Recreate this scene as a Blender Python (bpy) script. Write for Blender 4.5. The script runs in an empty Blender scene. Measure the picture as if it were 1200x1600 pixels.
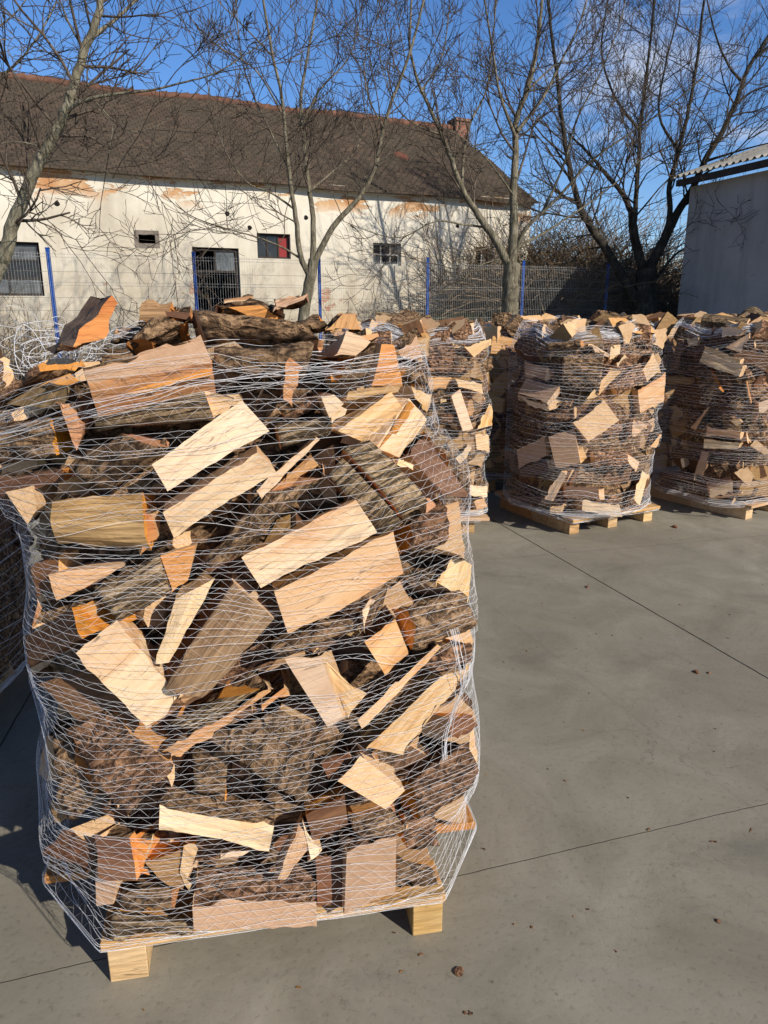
import bpy, bmesh, math, random
import numpy as np
from mathutils import Vector, Matrix, noise
R = math.radians
rnd = random.Random(7)
scene = bpy.context.scene
col = scene.collection

# ------------------------------------------------------------------ camera
F = 1156.0; PITCH = R(15.5); EYE = 1.6
def ray(x, y):
    a = (x - 600) / F; b = (800 - y) / F
    return Vector((a, math.cos(PITCH) + b * math.sin(PITCH), -math.sin(PITCH) + b * math.cos(PITCH)))
EYEP = Vector((0, 0, EYE))
def on_z(x, y, z=0.0):
    d = ray(x, y); return EYEP + d * ((z - EYE) / d.z)
def at_y(x, y, Y):
    d = ray(x, y); return EYEP + d * (Y / d.y)
def on_plane(x, y, p, n):
    d = ray(x, y); return EYEP + d * ((p - EYEP).dot(n) / d.dot(n))

cam_d = bpy.data.cameras.new('camera'); cam = bpy.data.objects.new('camera', cam_d); col.objects.link(cam)
cam.location = EYEP; cam.rotation_euler = (R(90) - PITCH, 0, 0)
cam_d.sensor_fit = 'VERTICAL'; cam_d.sensor_height = 36; cam_d.lens = 36 * F / 1600
cam_d.clip_start = 0.05; cam_d.clip_end = 2000
scene.camera = cam

# ------------------------------------------------------------------ object helpers
def tag(o, label=None, cat=None, group=None, kind=None):
    if label: o['label'] = label
    if cat: o['category'] = cat
    if group: o['group'] = group
    if kind: o['kind'] = kind
    return o
def empty(name, loc=(0, 0, 0), rz=0.0):
    o = bpy.data.objects.new(name, None); col.objects.link(o); o.location = loc; o.rotation_euler = (0, 0, rz); return o
def link(name, me, parent=None):
    o = bpy.data.objects.new(name, me); col.objects.link(o)
    if parent: o.parent = parent
    return o
def mesh_np(name, V, Fc, mats, smooth=False, midx=None):
    """V (n,3) array, Fc (m,k) array with constant k."""
    V = np.asarray(V, dtype=np.float32); Fc = np.asarray(Fc, dtype=np.int32)
    me = bpy.data.meshes.new(name); k = Fc.shape[1]; m = len(Fc)
    me.vertices.add(len(V)); me.vertices.foreach_set('co', V.ravel())
    me.loops.add(m * k); me.loops.foreach_set('vertex_index', Fc.ravel())
    me.polygons.add(m); me.polygons.foreach_set('loop_start', np.arange(0, m * k, k, dtype=np.int32))
    me.polygons.foreach_set('loop_total', np.full(m, k, dtype=np.int32))
    me.polygons.foreach_set('use_smooth', np.full(m, smooth, dtype=bool))
    if midx is not None: me.polygons.foreach_set('material_index', np.asarray(midx, dtype=np.int32))
    for mt in (mats if isinstance(mats, (list, tuple)) else [mats]): me.materials.append(mt)
    me.update(calc_edges=True); me.validate(); return me
class Tubes:
    def __init__(s): s.V = []; s.F = []; s.n = 0
    def add(s, P, rad, k=4):
        P = np.asarray(P, dtype=np.float64); n = len(P)
        if n < 2: return
        rad = np.broadcast_to(np.asarray(rad, dtype=np.float64), (n,))
        T = np.gradient(P, axis=0); T /= (np.linalg.norm(T, axis=1, keepdims=True) + 1e-12)
        m = T.mean(0); ref = np.eye(3)[int(np.argmin(np.abs(m)))]
        U = np.cross(T, ref); nu = np.linalg.norm(U, axis=1, keepdims=True); U /= (nu + 1e-9)
        W = np.cross(T, U)
        a = np.arange(k) * 2 * math.pi / k
        ring = P[:, None, :] + rad[:, None, None] * (np.cos(a)[None, :, None] * U[:, None, :] + np.sin(a)[None, :, None] * W[:, None, :])
        s.V.append(ring.reshape(-1, 3))
        i = np.arange(n - 1)[:, None] * k; j = np.arange(k)[None, :]; j2 = (j + 1) % k
        f = np.stack([i + j, i + j2, i + k + j2, i + k + j], axis=-1).reshape(-1, 4) + s.n
        s.F.append(f); s.n += n * k
    def build(s, name, mat, parent=None, smooth=True):
        return link(name, mesh_np(name, np.concatenate(s.V), np.concatenate(s.F), mat, smooth), parent)
class MB:
    def __init__(s): s.V = []; s.F = []
    def quad(s, a, b, c, d):
        n = len(s.V); s.V += [tuple(a), tuple(b), tuple(c), tuple(d)]; s.F.append((n, n + 1, n + 2, n + 3))
    def box(s, x0, x1, y0, y1, z0, z1, M=None):
        c = [Vector((x, y, z)) for z in (z0, z1) for y in (y0, y1) for x in (x0, x1)]
        if M is not None: c = [M @ v for v in c]
        n = len(s.V); s.V += [tuple(v) for v in c]
        for f in ((0, 2, 3, 1), (4, 5, 7, 6), (0, 1, 5, 4), (2, 6, 7, 3), (0, 4, 6, 2), (1, 3, 7, 5)): s.F.append(tuple(n + i for i in f))
    def build(s, name, mat, parent=None, bevel=0.0):
        me = bpy.data.meshes.new(name); me.from_pydata(s.V, [], s.F); me.materials.append(mat); me.update()
        if bevel:
            bm = bmesh.new(); bm.from_mesh(me); bmesh.ops.bevel(bm, geom=bm.edges[:], offset=bevel, segments=1, affect='EDGES'); bm.to_mesh(me); bm.free()
        return link(name, me, parent)

# ------------------------------------------------------------------ materials
class NT:
    def __init__(s, name, rough=0.9):
        s.m = bpy.data.materials.new(name); s.m.use_nodes = True; s.t = s.m.node_tree
        s.b = s.t.nodes['Principled BSDF']; s.b.inputs['Roughness'].default_value = rough
        s.b.inputs['Specular IOR Level'].default_value = 0.25
    def n(s, typ, **kw):
        o = s.t.nodes.new(typ)
        for k, v in kw.items(): setattr(o, k, v)
        return o
    def l(s, a, b): s.t.links.new(a, b)
    def val(s, sock, v):
        if hasattr(v, 'is_linked') or isinstance(v, bpy.types.NodeSocket): s.l(v, sock)
        else: sock.default_value = v
    def coord(s, kind='Object', scale=(1, 1, 1), loc=None):
        tc = s.n('ShaderNodeTexCoord'); mp = s.n('ShaderNodeMapping'); s.l(tc.outputs[kind], mp.inputs[0])
        mp.inputs['Scale'].default_value = scale
        if loc is not None: s.val(mp.inputs['Location'], loc)
        return mp.outputs[0]
    def noise(s, vec, scale=5, detail=5, rough=0.6, dist=0.0):
        o = s.n('ShaderNodeTexNoise'); s.l(vec, o.inputs['Vector']); o.inputs['Scale'].default_value = scale
        o.inputs['Detail'].default_value = detail; o.inputs['Roughness'].default_value = rough; o.inputs['Distortion'].default_value = dist
        return o.outputs['Fac']
    def ramp(s, fac, stops, interp='LINEAR'):
        o = s.n('ShaderNodeValToRGB'); s.l(fac, o.inputs[0]); cr = o.color_ramp; cr.interpolation = interp
        while len(cr.elements) < len(stops): cr.elements.new(0.5)
        for e, (p, c) in zip(cr.elements, stops):
            e.position = p; e.color = (c, c, c, 1) if isinstance(c, (int, float)) else (*c, 1)
        return o.outputs[0]
    def mix(s, fac, a, b, mode='MIX'):
        o = s.n('ShaderNodeMix', data_type='RGBA', blend_type=mode)
        s.val(o.inputs['Factor'], fac)
        for sk, v in ((o.inputs['A'], a), (o.inputs['B'], b)):
            if isinstance(v, tuple): sk.default_value = (*v, 1)
            else: s.l(v, sk)
        return o.outputs['Result']
    def math(s, op, a, b=0.0, c=None):
        o = s.n('ShaderNodeMath', operation=op); s.val(o.inputs[0], a); s.val(o.inputs[1], b)
        if c is not None: s.val(o.inputs[2], c)
        return o.outputs[0]
    def rand(s):
        return s.n('ShaderNodeObjectInfo').outputs['Random']
    def bump(s, h, strength=0.5, dist=0.01, chain=None):
        o = s.n('ShaderNodeBump'); s.l(h, o.inputs['Height']); o.inputs['Strength'].default_value = strength; o.inputs['Distance'].default_value = dist
        if chain is not None: s.l(chain, o.inputs['Normal'])
        return o.outputs[0]
    def done(s, colr, nrm=None):
        s.val(s.b.inputs['Base Color'], (*colr, 1) if isinstance(colr, tuple) else colr)
        if nrm is not None: s.l(nrm, s.b.inputs['Normal'])
        return s.m
def rand_loc(nt, mul=37.0):
    r = nt.rand(); c = nt.n('ShaderNodeCombineXYZ')
    for i, k in enumerate((1.0, 1.7, 2.3)): nt.l(nt.math('MULTIPLY', r, mul * k), c.inputs[i])
    return c.outputs[0]

def wood_mat(name, c0, c1, c2, streak=0.35, bumpd=0.004, band=0.55):
    t = NT(name, 0.78); loc = rand_loc(t)
    fine = t.noise(t.coord('Object', (5, 75, 75), loc), 1.6, 6, 0.65, 0.3)
    big = t.noise(t.coord('Object', (2.2, 9, 9), loc), 1.3, 4, 0.6, 1.2)
    mid = t.noise(t.coord('Object', (3.0, 26, 26), loc), 1.2, 3, 0.6, 0.7)
    c = t.ramp(big, [(0.34, c0), (0.55, c1), (0.72, c2)])
    c = t.mix(t.math('MULTIPLY', t.ramp(fine, [(0.35, 1.0), (0.6, 0.0)]), streak), c, tuple(x * 0.52 for x in c2))
    c = t.mix(t.math('MULTIPLY', t.ramp(mid, [(0.58, 0.0), (0.7, 1.0)]), 0.35), c, tuple(x * 0.7 for x in c2))
    # cloudy grey handling stains and small knots
    st = t.noise(t.coord('Object', (6, 8, 8), loc), 2.0, 4, 0.7)
    c = t.mix(t.math('MULTIPLY', t.ramp(st, [(0.62, 0.0), (0.78, 1.0)]), 0.28), c, (0.2, 0.13, 0.08))
    # wavy grey streaks on some of the logs, and a darker heart or cambium band along one side
    wav = t.noise(t.coord('Object', (3.2, 20, 20), loc), 1.1, 3, 0.55, 2.2)
    some = t.ramp(t.math('FRACT', t.math('MULTIPLY', t.rand(), 7.31)), [(0.45, 0.0), (0.55, 1.0)])
    c = t.mix(t.math('MULTIPLY', t.math('MULTIPLY', t.ramp(wav, [(0.52, 0.0), (0.62, 1.0)]), some), band), c, tuple(x * y for x, y in zip(c1, (0.5, 0.52, 0.52))))
    sx = t.n('ShaderNodeSeparateXYZ'); tc = t.n('ShaderNodeTexCoord'); t.l(tc.outputs['Object'], sx.inputs[0])
    e = t.math('ADD', t.math('MULTIPLY', sx.outputs[1], 11.0), t.math('MULTIPLY_ADD', big, 1.3, -0.65))
    e = t.math('ADD', e, t.math('MULTIPLY_ADD', t.math('FRACT', t.math('MULTIPLY', t.rand(), 3.77)), 1.5, -0.95))
    c = t.mix(t.math('MULTIPLY', t.ramp(e, [(0.62, 0.0), (0.8, 1.0)]), band), c, tuple(x * y for x, y in zip(c2, (0.92, 0.82, 0.74))))
    # drying cracks
    ck = t.noise(t.coord('Object', (2.6, 48, 48), loc), 1.0, 2, 0.5, 0.4)
    ckm = t.math('MULTIPLY', t.ramp(t.math('ABSOLUTE', t.math('SUBTRACT', ck, 0.5)), [(0.0, 1.0), (0.012, 0.0)]), t.ramp(st, [(0.46, 0.0), (0.56, 1.0)]))
    c = t.mix(t.math('MULTIPLY', ckm, 0.75), c, (0.09, 0.05, 0.03))
    v = t.math('MULTIPLY_ADD', t.rand(), 0.36, 0.8)
    hs = t.n('ShaderNodeHueSaturation'); t.l(c, hs.inputs['Color']); t.l(v, hs.inputs['Value'])
    t.l(t.math('MULTIPLY_ADD', t.math('FRACT', t.math('MULTIPLY', t.rand(), 5.13)), 0.016, 0.491), hs.inputs['Hue']); t.l(t.math('MULTIPLY_ADD', t.math('FRACT', t.math('MULTIPLY', t.rand(), 9.71)), 0.3, 0.85), hs.inputs['Saturation'])
    nb = t.bump(fine, 0.55, bumpd, t.bump(mid, 0.5, bumpd * 2.5))
    return t.done(hs.outputs[0], nb)
M = {}
M['S'] = wood_mat('split_wood', (0.80, 0.55, 0.32), (0.74, 0.46, 0.235), (0.62, 0.31, 0.12), 0.26)
M['P'] = wood_mat('pale_wood', (0.84, 0.61, 0.38), (0.80, 0.545, 0.31), (0.72, 0.43, 0.22), 0.2)
M['O'] = wood_mat('orange_wood', (0.66, 0.33, 0.11), (0.61, 0.27, 0.08), (0.50, 0.20, 0.07), 0.3)
M['D'] = wood_mat('weathered_wood', (0.52, 0.35, 0.185), (0.42, 0.265, 0.13), (0.30, 0.175, 0.085), 0.8, 0.008)
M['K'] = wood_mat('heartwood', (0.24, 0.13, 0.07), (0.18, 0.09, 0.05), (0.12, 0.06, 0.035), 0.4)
M['H'] = wood_mat('old_dark_wood', (0.12, 0.095, 0.075), (0.095, 0.07, 0.055), (0.07, 0.05, 0.04), 0.5, 0.006)  # dark grey tone stands in for shade on the standing slab's side faces
def end_mat(name, c0, c1):
    t = NT(name, 0.85); loc = rand_loc(t)
    # growth rings round a pith that lies off to one side, plus saw marks
    tc = t.n('ShaderNodeTexCoord'); sx = t.n('ShaderNodeSeparateXYZ'); t.l(tc.outputs['Object'], sx.inputs[0])
    dy = t.math('ADD', sx.outputs[1], 0.09); dz = t.math('ADD', sx.outputs[2], 0.14)
    dx = t.math('ADD', sx.outputs[0], 0.11)
    rr = t.math('SQRT', t.math('ADD', t.math('ADD', t.math('MULTIPLY', dy, dy), t.math('MULTIPLY', dz, dz)), t.math('MULTIPLY', dx, dx)))
    wob = t.noise(t.coord('Object', (9, 9, 9), loc), 1.0, 3)
    rg = t.noise(t.coord('Object', (1, 1, 1)), 1, 0)
    ph = t.math('ADD', t.math('MULTIPLY', rr, 900.0), t.math('MULTIPLY', wob, 14.0))
    ring = t.math('MULTIPLY_ADD', t.math('SINE', ph), 0.5, 0.5)
    saw = t.noise(t.coord('Object', (60, 240, 60), loc), 1.0, 2, 0.6, 0.2)
    blot = t.noise(t.coord('Object', (9, 9, 9), loc), 1.5, 4, 0.65, 0.5)
    c = t.ramp(blot, [(0.35, c0), (0.68, c1)])
    c = t.mix(t.math('MULTIPLY', ring, 0.14), c, (0.36, 0.2, 0.09))
    c = t.mix(t.math('MULTIPLY', t.ramp(saw, [(0.3, 1.0), (0.6, 0.0)]), 0.25), c, (0.33, 0.19, 0.09))
    hs = t.n('ShaderNodeHueSaturation'); t.l(c, hs.inputs['Color']); t.l(t.math('MULTIPLY_ADD', t.rand(), 0.32, 0.82), hs.inputs['Value'])
    return t.done(hs.outputs[0], t.bump(saw, 0.5, 0.003))
M['E'] = end_mat('sawn_end', (0.76, 0.52, 0.30), (0.66, 0.41, 0.21))
M['T'] = end_mat('pinkish_sawn_end', (0.56, 0.36, 0.235), (0.47, 0.285, 0.17))
def bark_mat(name, dark, mid, light, sc=(9, 36, 36), bd=0.02, ridged=False):
    t = NT(name, 0.95); loc = rand_loc(t)
    v = t.coord('Object', sc, loc)
    wv = t.n('ShaderNodeTexNoise'); t.l(t.coord('Object', (11, 11, 11), loc), wv.inputs['Vector']); wv.inputs['Scale'].default_value = 1.6
    vm = t.n('ShaderNodeVectorMath', operation='MULTIPLY_ADD'); t.l(wv.outputs['Color'], vm.inputs[0]); vm.inputs[1].default_value = (1.8, 1.8, 1.8); t.l(v, vm.inputs[2])
    vo = t.n('ShaderNodeTexVoronoi', feature='DISTANCE_TO_EDGE'); t.l(vm.outputs[0], vo.inputs['Vector']); vo.inputs['Scale'].default_value = 1.0
    crack = t.ramp(vo.outputs['Distance'], [(0.0, 0.0), (0.2, 1.0)])
    brk = t.noise(t.coord('Object', (14, 30, 30), loc), 1.3, 4, 0.7)
    crack = t.math('MAXIMUM', crack, t.ramp(brk, [(0.42, 0.0), (0.62, 1.0)]))
    if ridged:
        rg = t.noise(t.coord('Object', (4, 46, 46), loc), 1.2, 4, 0.6, 0.5)
        crack = t.ramp(t.math('ABSOLUTE', t.math('SUBTRACT', rg, 0.5)), [(0.0, 0.0), (0.07, 1.0)])
    n1 = t.noise(t.coord('Object', (55, 70, 70), loc), 1.5, 6, 0.72)
    n2 = t.noise(t.coord('Object', (10, 16, 16), loc), 1.2, 4, 0.6)
    c = t.ramp(n2, [(0.32, mid), (0.62, light)])
    c = t.mix(t.ramp(n1, [(0.36, 0.8), (0.56, 0.0)]), c, dark)
    c = t.mix(t.math('SUBTRACT', 1.0, crack), c, tuple(x * 0.45 for x in dark))
    hs = t.n('ShaderNodeHueSaturation'); t.l(c, hs.inputs['Color']); t.l(t.math('MULTIPLY_ADD', t.rand(), 0.5, 0.75), hs.inputs['Value'])
    h = t.math('ADD', t.math('MULTIPLY', crack, 0.7), t.math('MULTIPLY', n1, 0.6))
    return t.done(hs.outputs[0], t.bump(h, 0.9, bd))
M['B'] = bark_mat('rough_bark', (0.085, 0.046, 0.025), (0.28, 0.165, 0.087), (0.45, 0.285, 0.158))
M['G'] = bark_mat('grey_bark', (0.095, 0.062, 0.036), (0.26, 0.175, 0.098), (0.40, 0.28, 0.16), (7, 26, 26), 0.010, True)
M['R'] = bark_mat('reddish_bark', (0.10, 0.05, 0.03), (0.32, 0.165, 0.09), (0.50, 0.28, 0.155), (11, 44, 44), 0.022)

def plain(name, c, rough=0.7, var=0.0, sc=8.0, bd=0.0):
    t = NT(name, rough)
    if var:
        n = t.noise(t.coord('Object', (1, 1, 1)), sc, 5, 0.65)
        cc = t.ramp(n, [(0.3, tuple(x * (1 - var) for x in c)), (0.7, tuple(min(1, x * (1 + var)) for x in c))])
        return t.done(cc, t.bump(n, 0.5, bd) if bd else None)
    return t.done(c)
def net_mat():
    t = NT('white_net_thread', 0.5)
    t.b.inputs['Specular IOR Level'].default_value = 0.4
    return t.done((0.86, 0.86, 0.88))
M['net'] = net_mat()
M['pallet'] = wood_mat('pallet_wood', (0.74, 0.50, 0.26), (0.68, 0.42, 0.19), (0.52, 0.29, 0.115), 0.5, 0.005, 0.75)
M['post'] = plain('blue_post_paint', (0.015, 0.075, 0.33), 0.4, 0.12, 20)
M['wire'] = plain('galvanised_wire', (0.52, 0.52, 0.5), 0.5)

def concrete_mat():
    t = NT('concrete', 0.62)
    P = t.coord('Object')
    big = t.noise(P, 0.55, 6, 0.62, 0.5); mid = t.noise(P, 2.3, 7, 0.66, 0.9); fine = t.noise(P, 55, 5, 0.7)
    str1 = t.noise(t.coord('Object', (1.1, 5.0, 1)), 1.6, 5, 0.65, 0.8)
    c = t.ramp(mid, [(0.26, (0.20, 0.182, 0.14)), (0.5, (0.288, 0.266, 0.21)), (0.76, (0.375, 0.35, 0.288))])
    c = t.mix(t.ramp(big, [(0.36, 0.6), (0.62, 0.0)]), c, (0.17, 0.153, 0.12))
    c = t.mix(t.math('MULTIPLY', t.ramp(str1, [(0.55, 0.0), (0.75, 1.0)]), 0.3), c, (0.26, 0.25, 0.225))
    # fine speckle, pits and short scratches
    c = t.mix(t.math('MULTIPLY', t.ramp(fine, [(0.32, 1.0), (0.45, 0.0)]), 0.35), c, (0.07, 0.06, 0.045))
    sp = t.n('ShaderNodeTexVoronoi'); t.l(P, sp.inputs['Vector']); sp.inputs['Scale'].default_value = 16
    spn = t.noise(P, 3.0, 2)
    pit = t.math('MULTIPLY', t.ramp(sp.outputs['Distance'], [(0.05, 1.0), (0.1, 0.0)]), t.ramp(spn, [(0.5, 0.0), (0.62, 1.0)]))
    c = t.mix(t.math('MULTIPLY', pit, 0.75), c, (0.05, 0.04, 0.03))
    wv = t.n('ShaderNodeTexNoise'); t.l(P, wv.inputs['Vector']); wv.inputs['Scale'].default_value = 7; wv.inputs['Detail'].default_value = 4
    scr = t.math('ABSOLUTE', t.math('SUBTRACT', wv.outputs['Fac'], 0.5))
    scm = t.noise(P, 1.3, 3)
    scratch = t.math('MULTIPLY', t.ramp(scr, [(0.0, 1.0), (0.006, 0.0)]), t.ramp(scm, [(0.5, 0.0), (0.68, 1.0)]))
    c = t.mix(t.math('MULTIPLY', scratch, 0.75), c, (0.085, 0.068, 0.05))
    # damp dark blotches
    bl = t.noise(t.coord('Object', (1, 1.4, 1), (3.1, 1.2, 0)), 1.7, 5, 0.6, 0.3)
    c = t.mix(t.math('MULTIPLY', t.ramp(bl, [(0.60, 0.0), (0.72, 1.0)]), 0.33), c, (0.085, 0.083, 0.075))
    hgt = t.math('ADD', t.math('MULTIPLY', fine, 0.3), mid)
    # sawn expansion joints (world metres)
    sx = t.n('ShaderNodeSeparateXYZ'); t.l(P, sx.inputs[0])
    wob = t.noise(P, 9, 3)
    wob = t.math('MULTIPLY', t.math('SUBTRACT', wob, 0.5), 0.012)
    jm = None
    for (a, b, w, k) in JOINTS:
        d = (b - a).normalized(); nx, ny = -d.y, d.x; off = nx * a.x + ny * a.y
        e = t.math('ADD', t.math('MULTIPLY', sx.outputs[0], nx), t.math('MULTIPLY', sx.outputs[1], ny))
        e = t.math('ABSOLUTE', t.math('ADD', t.math('SUBTRACT', e, off), wob))
        s_ = t.math('MULTIPLY', t.ramp(t.math('MULTIPLY', e, 40.0), [(w * 40 * 0.6, 1.0), (w * 40 * 1.2, 0.0)]), k)
        jm = s_ if jm is None else t.math('MAXIMUM', jm, s_)
    c = t.mix(jm, c, (0.022, 0.018, 0.014))
    nb = t.bump(hgt, 0.25, 0.012, t.bump(t.math('SUBTRACT', 1.0, jm), 0.8, 0.01))
    t.l(t.ramp(mid, [(0.3, 0.72), (0.7, 0.5)]), t.b.inputs['Roughness'])
    return t.done(c, nb)
JOINTS = [(on_z(775, 815), on_z(1200, 1060), 0.0045, 0.9), (on_z(700, 1372), on_z(1200, 1255), 0.0016, 0.8),
          (on_z(725, 878), on_z(1200, 836), 0.003, 0.35), (on_z(0, 1165), on_z(52, 1075), 0.004, 0.8), (on_z(840, 1005), on_z(1130, 1230), 0.012, 0.05)]

# ------------------------------------------------------------------ light and sky
SUN_AZ = R(48); SUN_EL = R(31)          # the sun stands behind the viewer's right shoulder
sun_dir = Vector((math.sin(SUN_AZ) * math.cos(SUN_EL), -math.cos(SUN_AZ) * math.cos(SUN_EL), math.sin(SUN_EL)))
sd = bpy.data.lights.new('sun', 'SUN'); sd.energy = 5.0; sd.angle = R(0.5); sd.color = (1.0, 0.925, 0.81)
so = bpy.data.objects.new('sun', sd); col.objects.link(so); so.rotation_euler = (-sun_dir).to_track_quat('-Z', 'Y').to_euler()
w = bpy.data.worlds.new('World'); scene.world = w; w.use_nodes = True
nt = w.node_tree; bg = nt.nodes['Background']
sky = nt.nodes.new('ShaderNodeTexSky'); sky.sky_type = 'NISHITA'; sky.sun_disc = False
sky.sun_elevation = SUN_EL; sky.sun_rotation = R(180) - SUN_AZ
sky.air_density = 1.0; sky.dust_density = 0.15; sky.ozone_density = 3.5; sky.altitude = 300
def wl(a, b): nt.links.new(a, b)
tc = nt.nodes.new('ShaderNodeTexCoord')
hs = nt.nodes.new('ShaderNodeHueSaturation'); hs.inputs['Saturation'].default_value = 1.12; hs.inputs['Value'].default_value = 1.34
tint = nt.nodes.new('ShaderNodeMix'); tint.data_type = 'RGBA'; tint.blend_type = 'MULTIPLY'; tint.inputs['Factor'].default_value = 1.0; wl(sky.outputs[0], tint.inputs['A']); tint.inputs['B'].default_value = (0.84, 0.89, 1.05, 1); wl(tint.outputs['Result'], hs.inputs['Color'])
mp = nt.nodes.new('ShaderNodeMapping'); mp.inputs['Scale'].default_value = (3.2, 3.2, 6.5); mp.inputs['Location'].default_value = (1.3, 0.4, 0.2); wl(tc.outputs['Generated'], mp.inputs[0])
cn = nt.nodes.new('ShaderNodeTexNoise'); cn.inputs['Scale'].default_value = 1.6; cn.inputs['Detail'].default_value = 7; cn.inputs['Roughness'].default_value = 0.6; cn.inputs['Distortion'].default_value = 0.3
wl(mp.outputs[0], cn.inputs['Vector'])
cr = nt.nodes.new('ShaderNodeValToRGB'); cr.color_ramp.elements[0].position = 0.50; cr.color_ramp.elements[0].color = (0, 0, 0, 1); cr.color_ramp.elements[1].position = 0.68; cr.color_ramp.elements[1].color = (1, 1, 1, 1)
wl(cn.outputs['Fac'], cr.inputs[0])
# clouds stay over the right (eastern) half of the view
sxx = nt.nodes.new('ShaderNodeSeparateXYZ'); wl(tc.outputs['Generated'], sxx.inputs[0])
mr = nt.nodes.new('ShaderNodeMapRange'); mr.inputs['From Min'].default_value = -0.02; mr.inputs['From Max'].default_value = 0.22; mr.inputs['To Min'].default_value = 0.0; mr.inputs['To Max'].default_value = 0.6; wl(sxx.outputs[0], mr.inputs['Value'])
mu = nt.nodes.new('ShaderNodeMath'); mu.operation = 'MULTIPLY'; wl(cr.outputs[0], mu.inputs[0]); wl(mr.outputs[0], mu.inputs[1])
mx = nt.nodes.new('ShaderNodeMix'); mx.data_type = 'RGBA'; wl(mu.outputs[0], mx.inputs['Factor']); wl(hs.outputs[0], mx.inputs['A']); mx.inputs['B'].default_value = (8.0, 8.2, 8.8, 1)
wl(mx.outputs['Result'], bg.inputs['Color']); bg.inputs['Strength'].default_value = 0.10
el = nt.nodes.new('ShaderNodeMapRange'); el.inputs['From Min'].default_value = 0.38; el.inputs['From Max'].default_value = 0.72; el.inputs['To Min'].default_value = 1.0; el.inputs['To Max'].default_value = 0.26; wl(sxx.outputs[2], el.inputs['Value'])  # dims the sky overhead to cut ambient fill, low sky stays bright
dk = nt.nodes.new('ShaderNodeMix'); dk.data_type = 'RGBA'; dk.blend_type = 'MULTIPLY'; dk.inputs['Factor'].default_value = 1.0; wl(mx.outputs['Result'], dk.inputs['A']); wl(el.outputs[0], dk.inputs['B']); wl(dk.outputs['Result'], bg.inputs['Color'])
scene.cycles.diffuse_bounces = 3
scene.view_settings.view_transform = 'Standard'; scene.view_settings.look = 'None'; scene.view_settings.exposure = 0

# ------------------------------------------------------------------ ground
def sheet(name, xs, ys, zf, mat):
    V = [(x, y, zf(x, y)) for y in ys for x in xs]; nx = len(xs)
    Fc = [(j * nx + i, j * nx + i + 1, (j + 1) * nx + i + 1, (j + 1) * nx + i) for j in range(len(ys) - 1) for i in range(nx - 1)]
    return tag(link(name, mesh_np(name, V, Fc, mat, True)), kind='structure')
sheet('concrete_yard', [-25, -8, 0, 8, 25], [-8, 0, 5, 9.0], lambda x, y: 0.0, concrete_mat())
def soil_h(x, y):
    t = min(1, max(0, (y - 10.6) / 6.0)); t = t * t * (3 - 2 * t)
    k = min(1, max(0, (x + 6) / 9.0))
    return -0.03 + t * (0.3 + 0.75 * k) + (0.05 * noise.noise((x * 0.8, y * 0.8, 0)) if y > 11 else 0)
ts = NT('bare_soil', 0.95); sn = ts.noise(ts.coord('Object'), 1.4, 7, 0.7); sn2 = ts.noise(ts.coord('Object'), 0.4, 3)
sc_ = ts.ramp(sn, [(0.3, (0.05, 0.036, 0.022)), (0.55, (0.10, 0.078, 0.045)), (0.75, (0.13, 0.125, 0.05))])
sheet('ground', [-400, -120, -40] + list(np.linspace(-20, 20, 41)) + [40, 120, 400], [-60, -10] + list(np.linspace(9, 30, 43)) + [45, 80, 150, 500], soil_h, ts.done(sc_, ts.bump(sn, 0.8, 0.05)))

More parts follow.
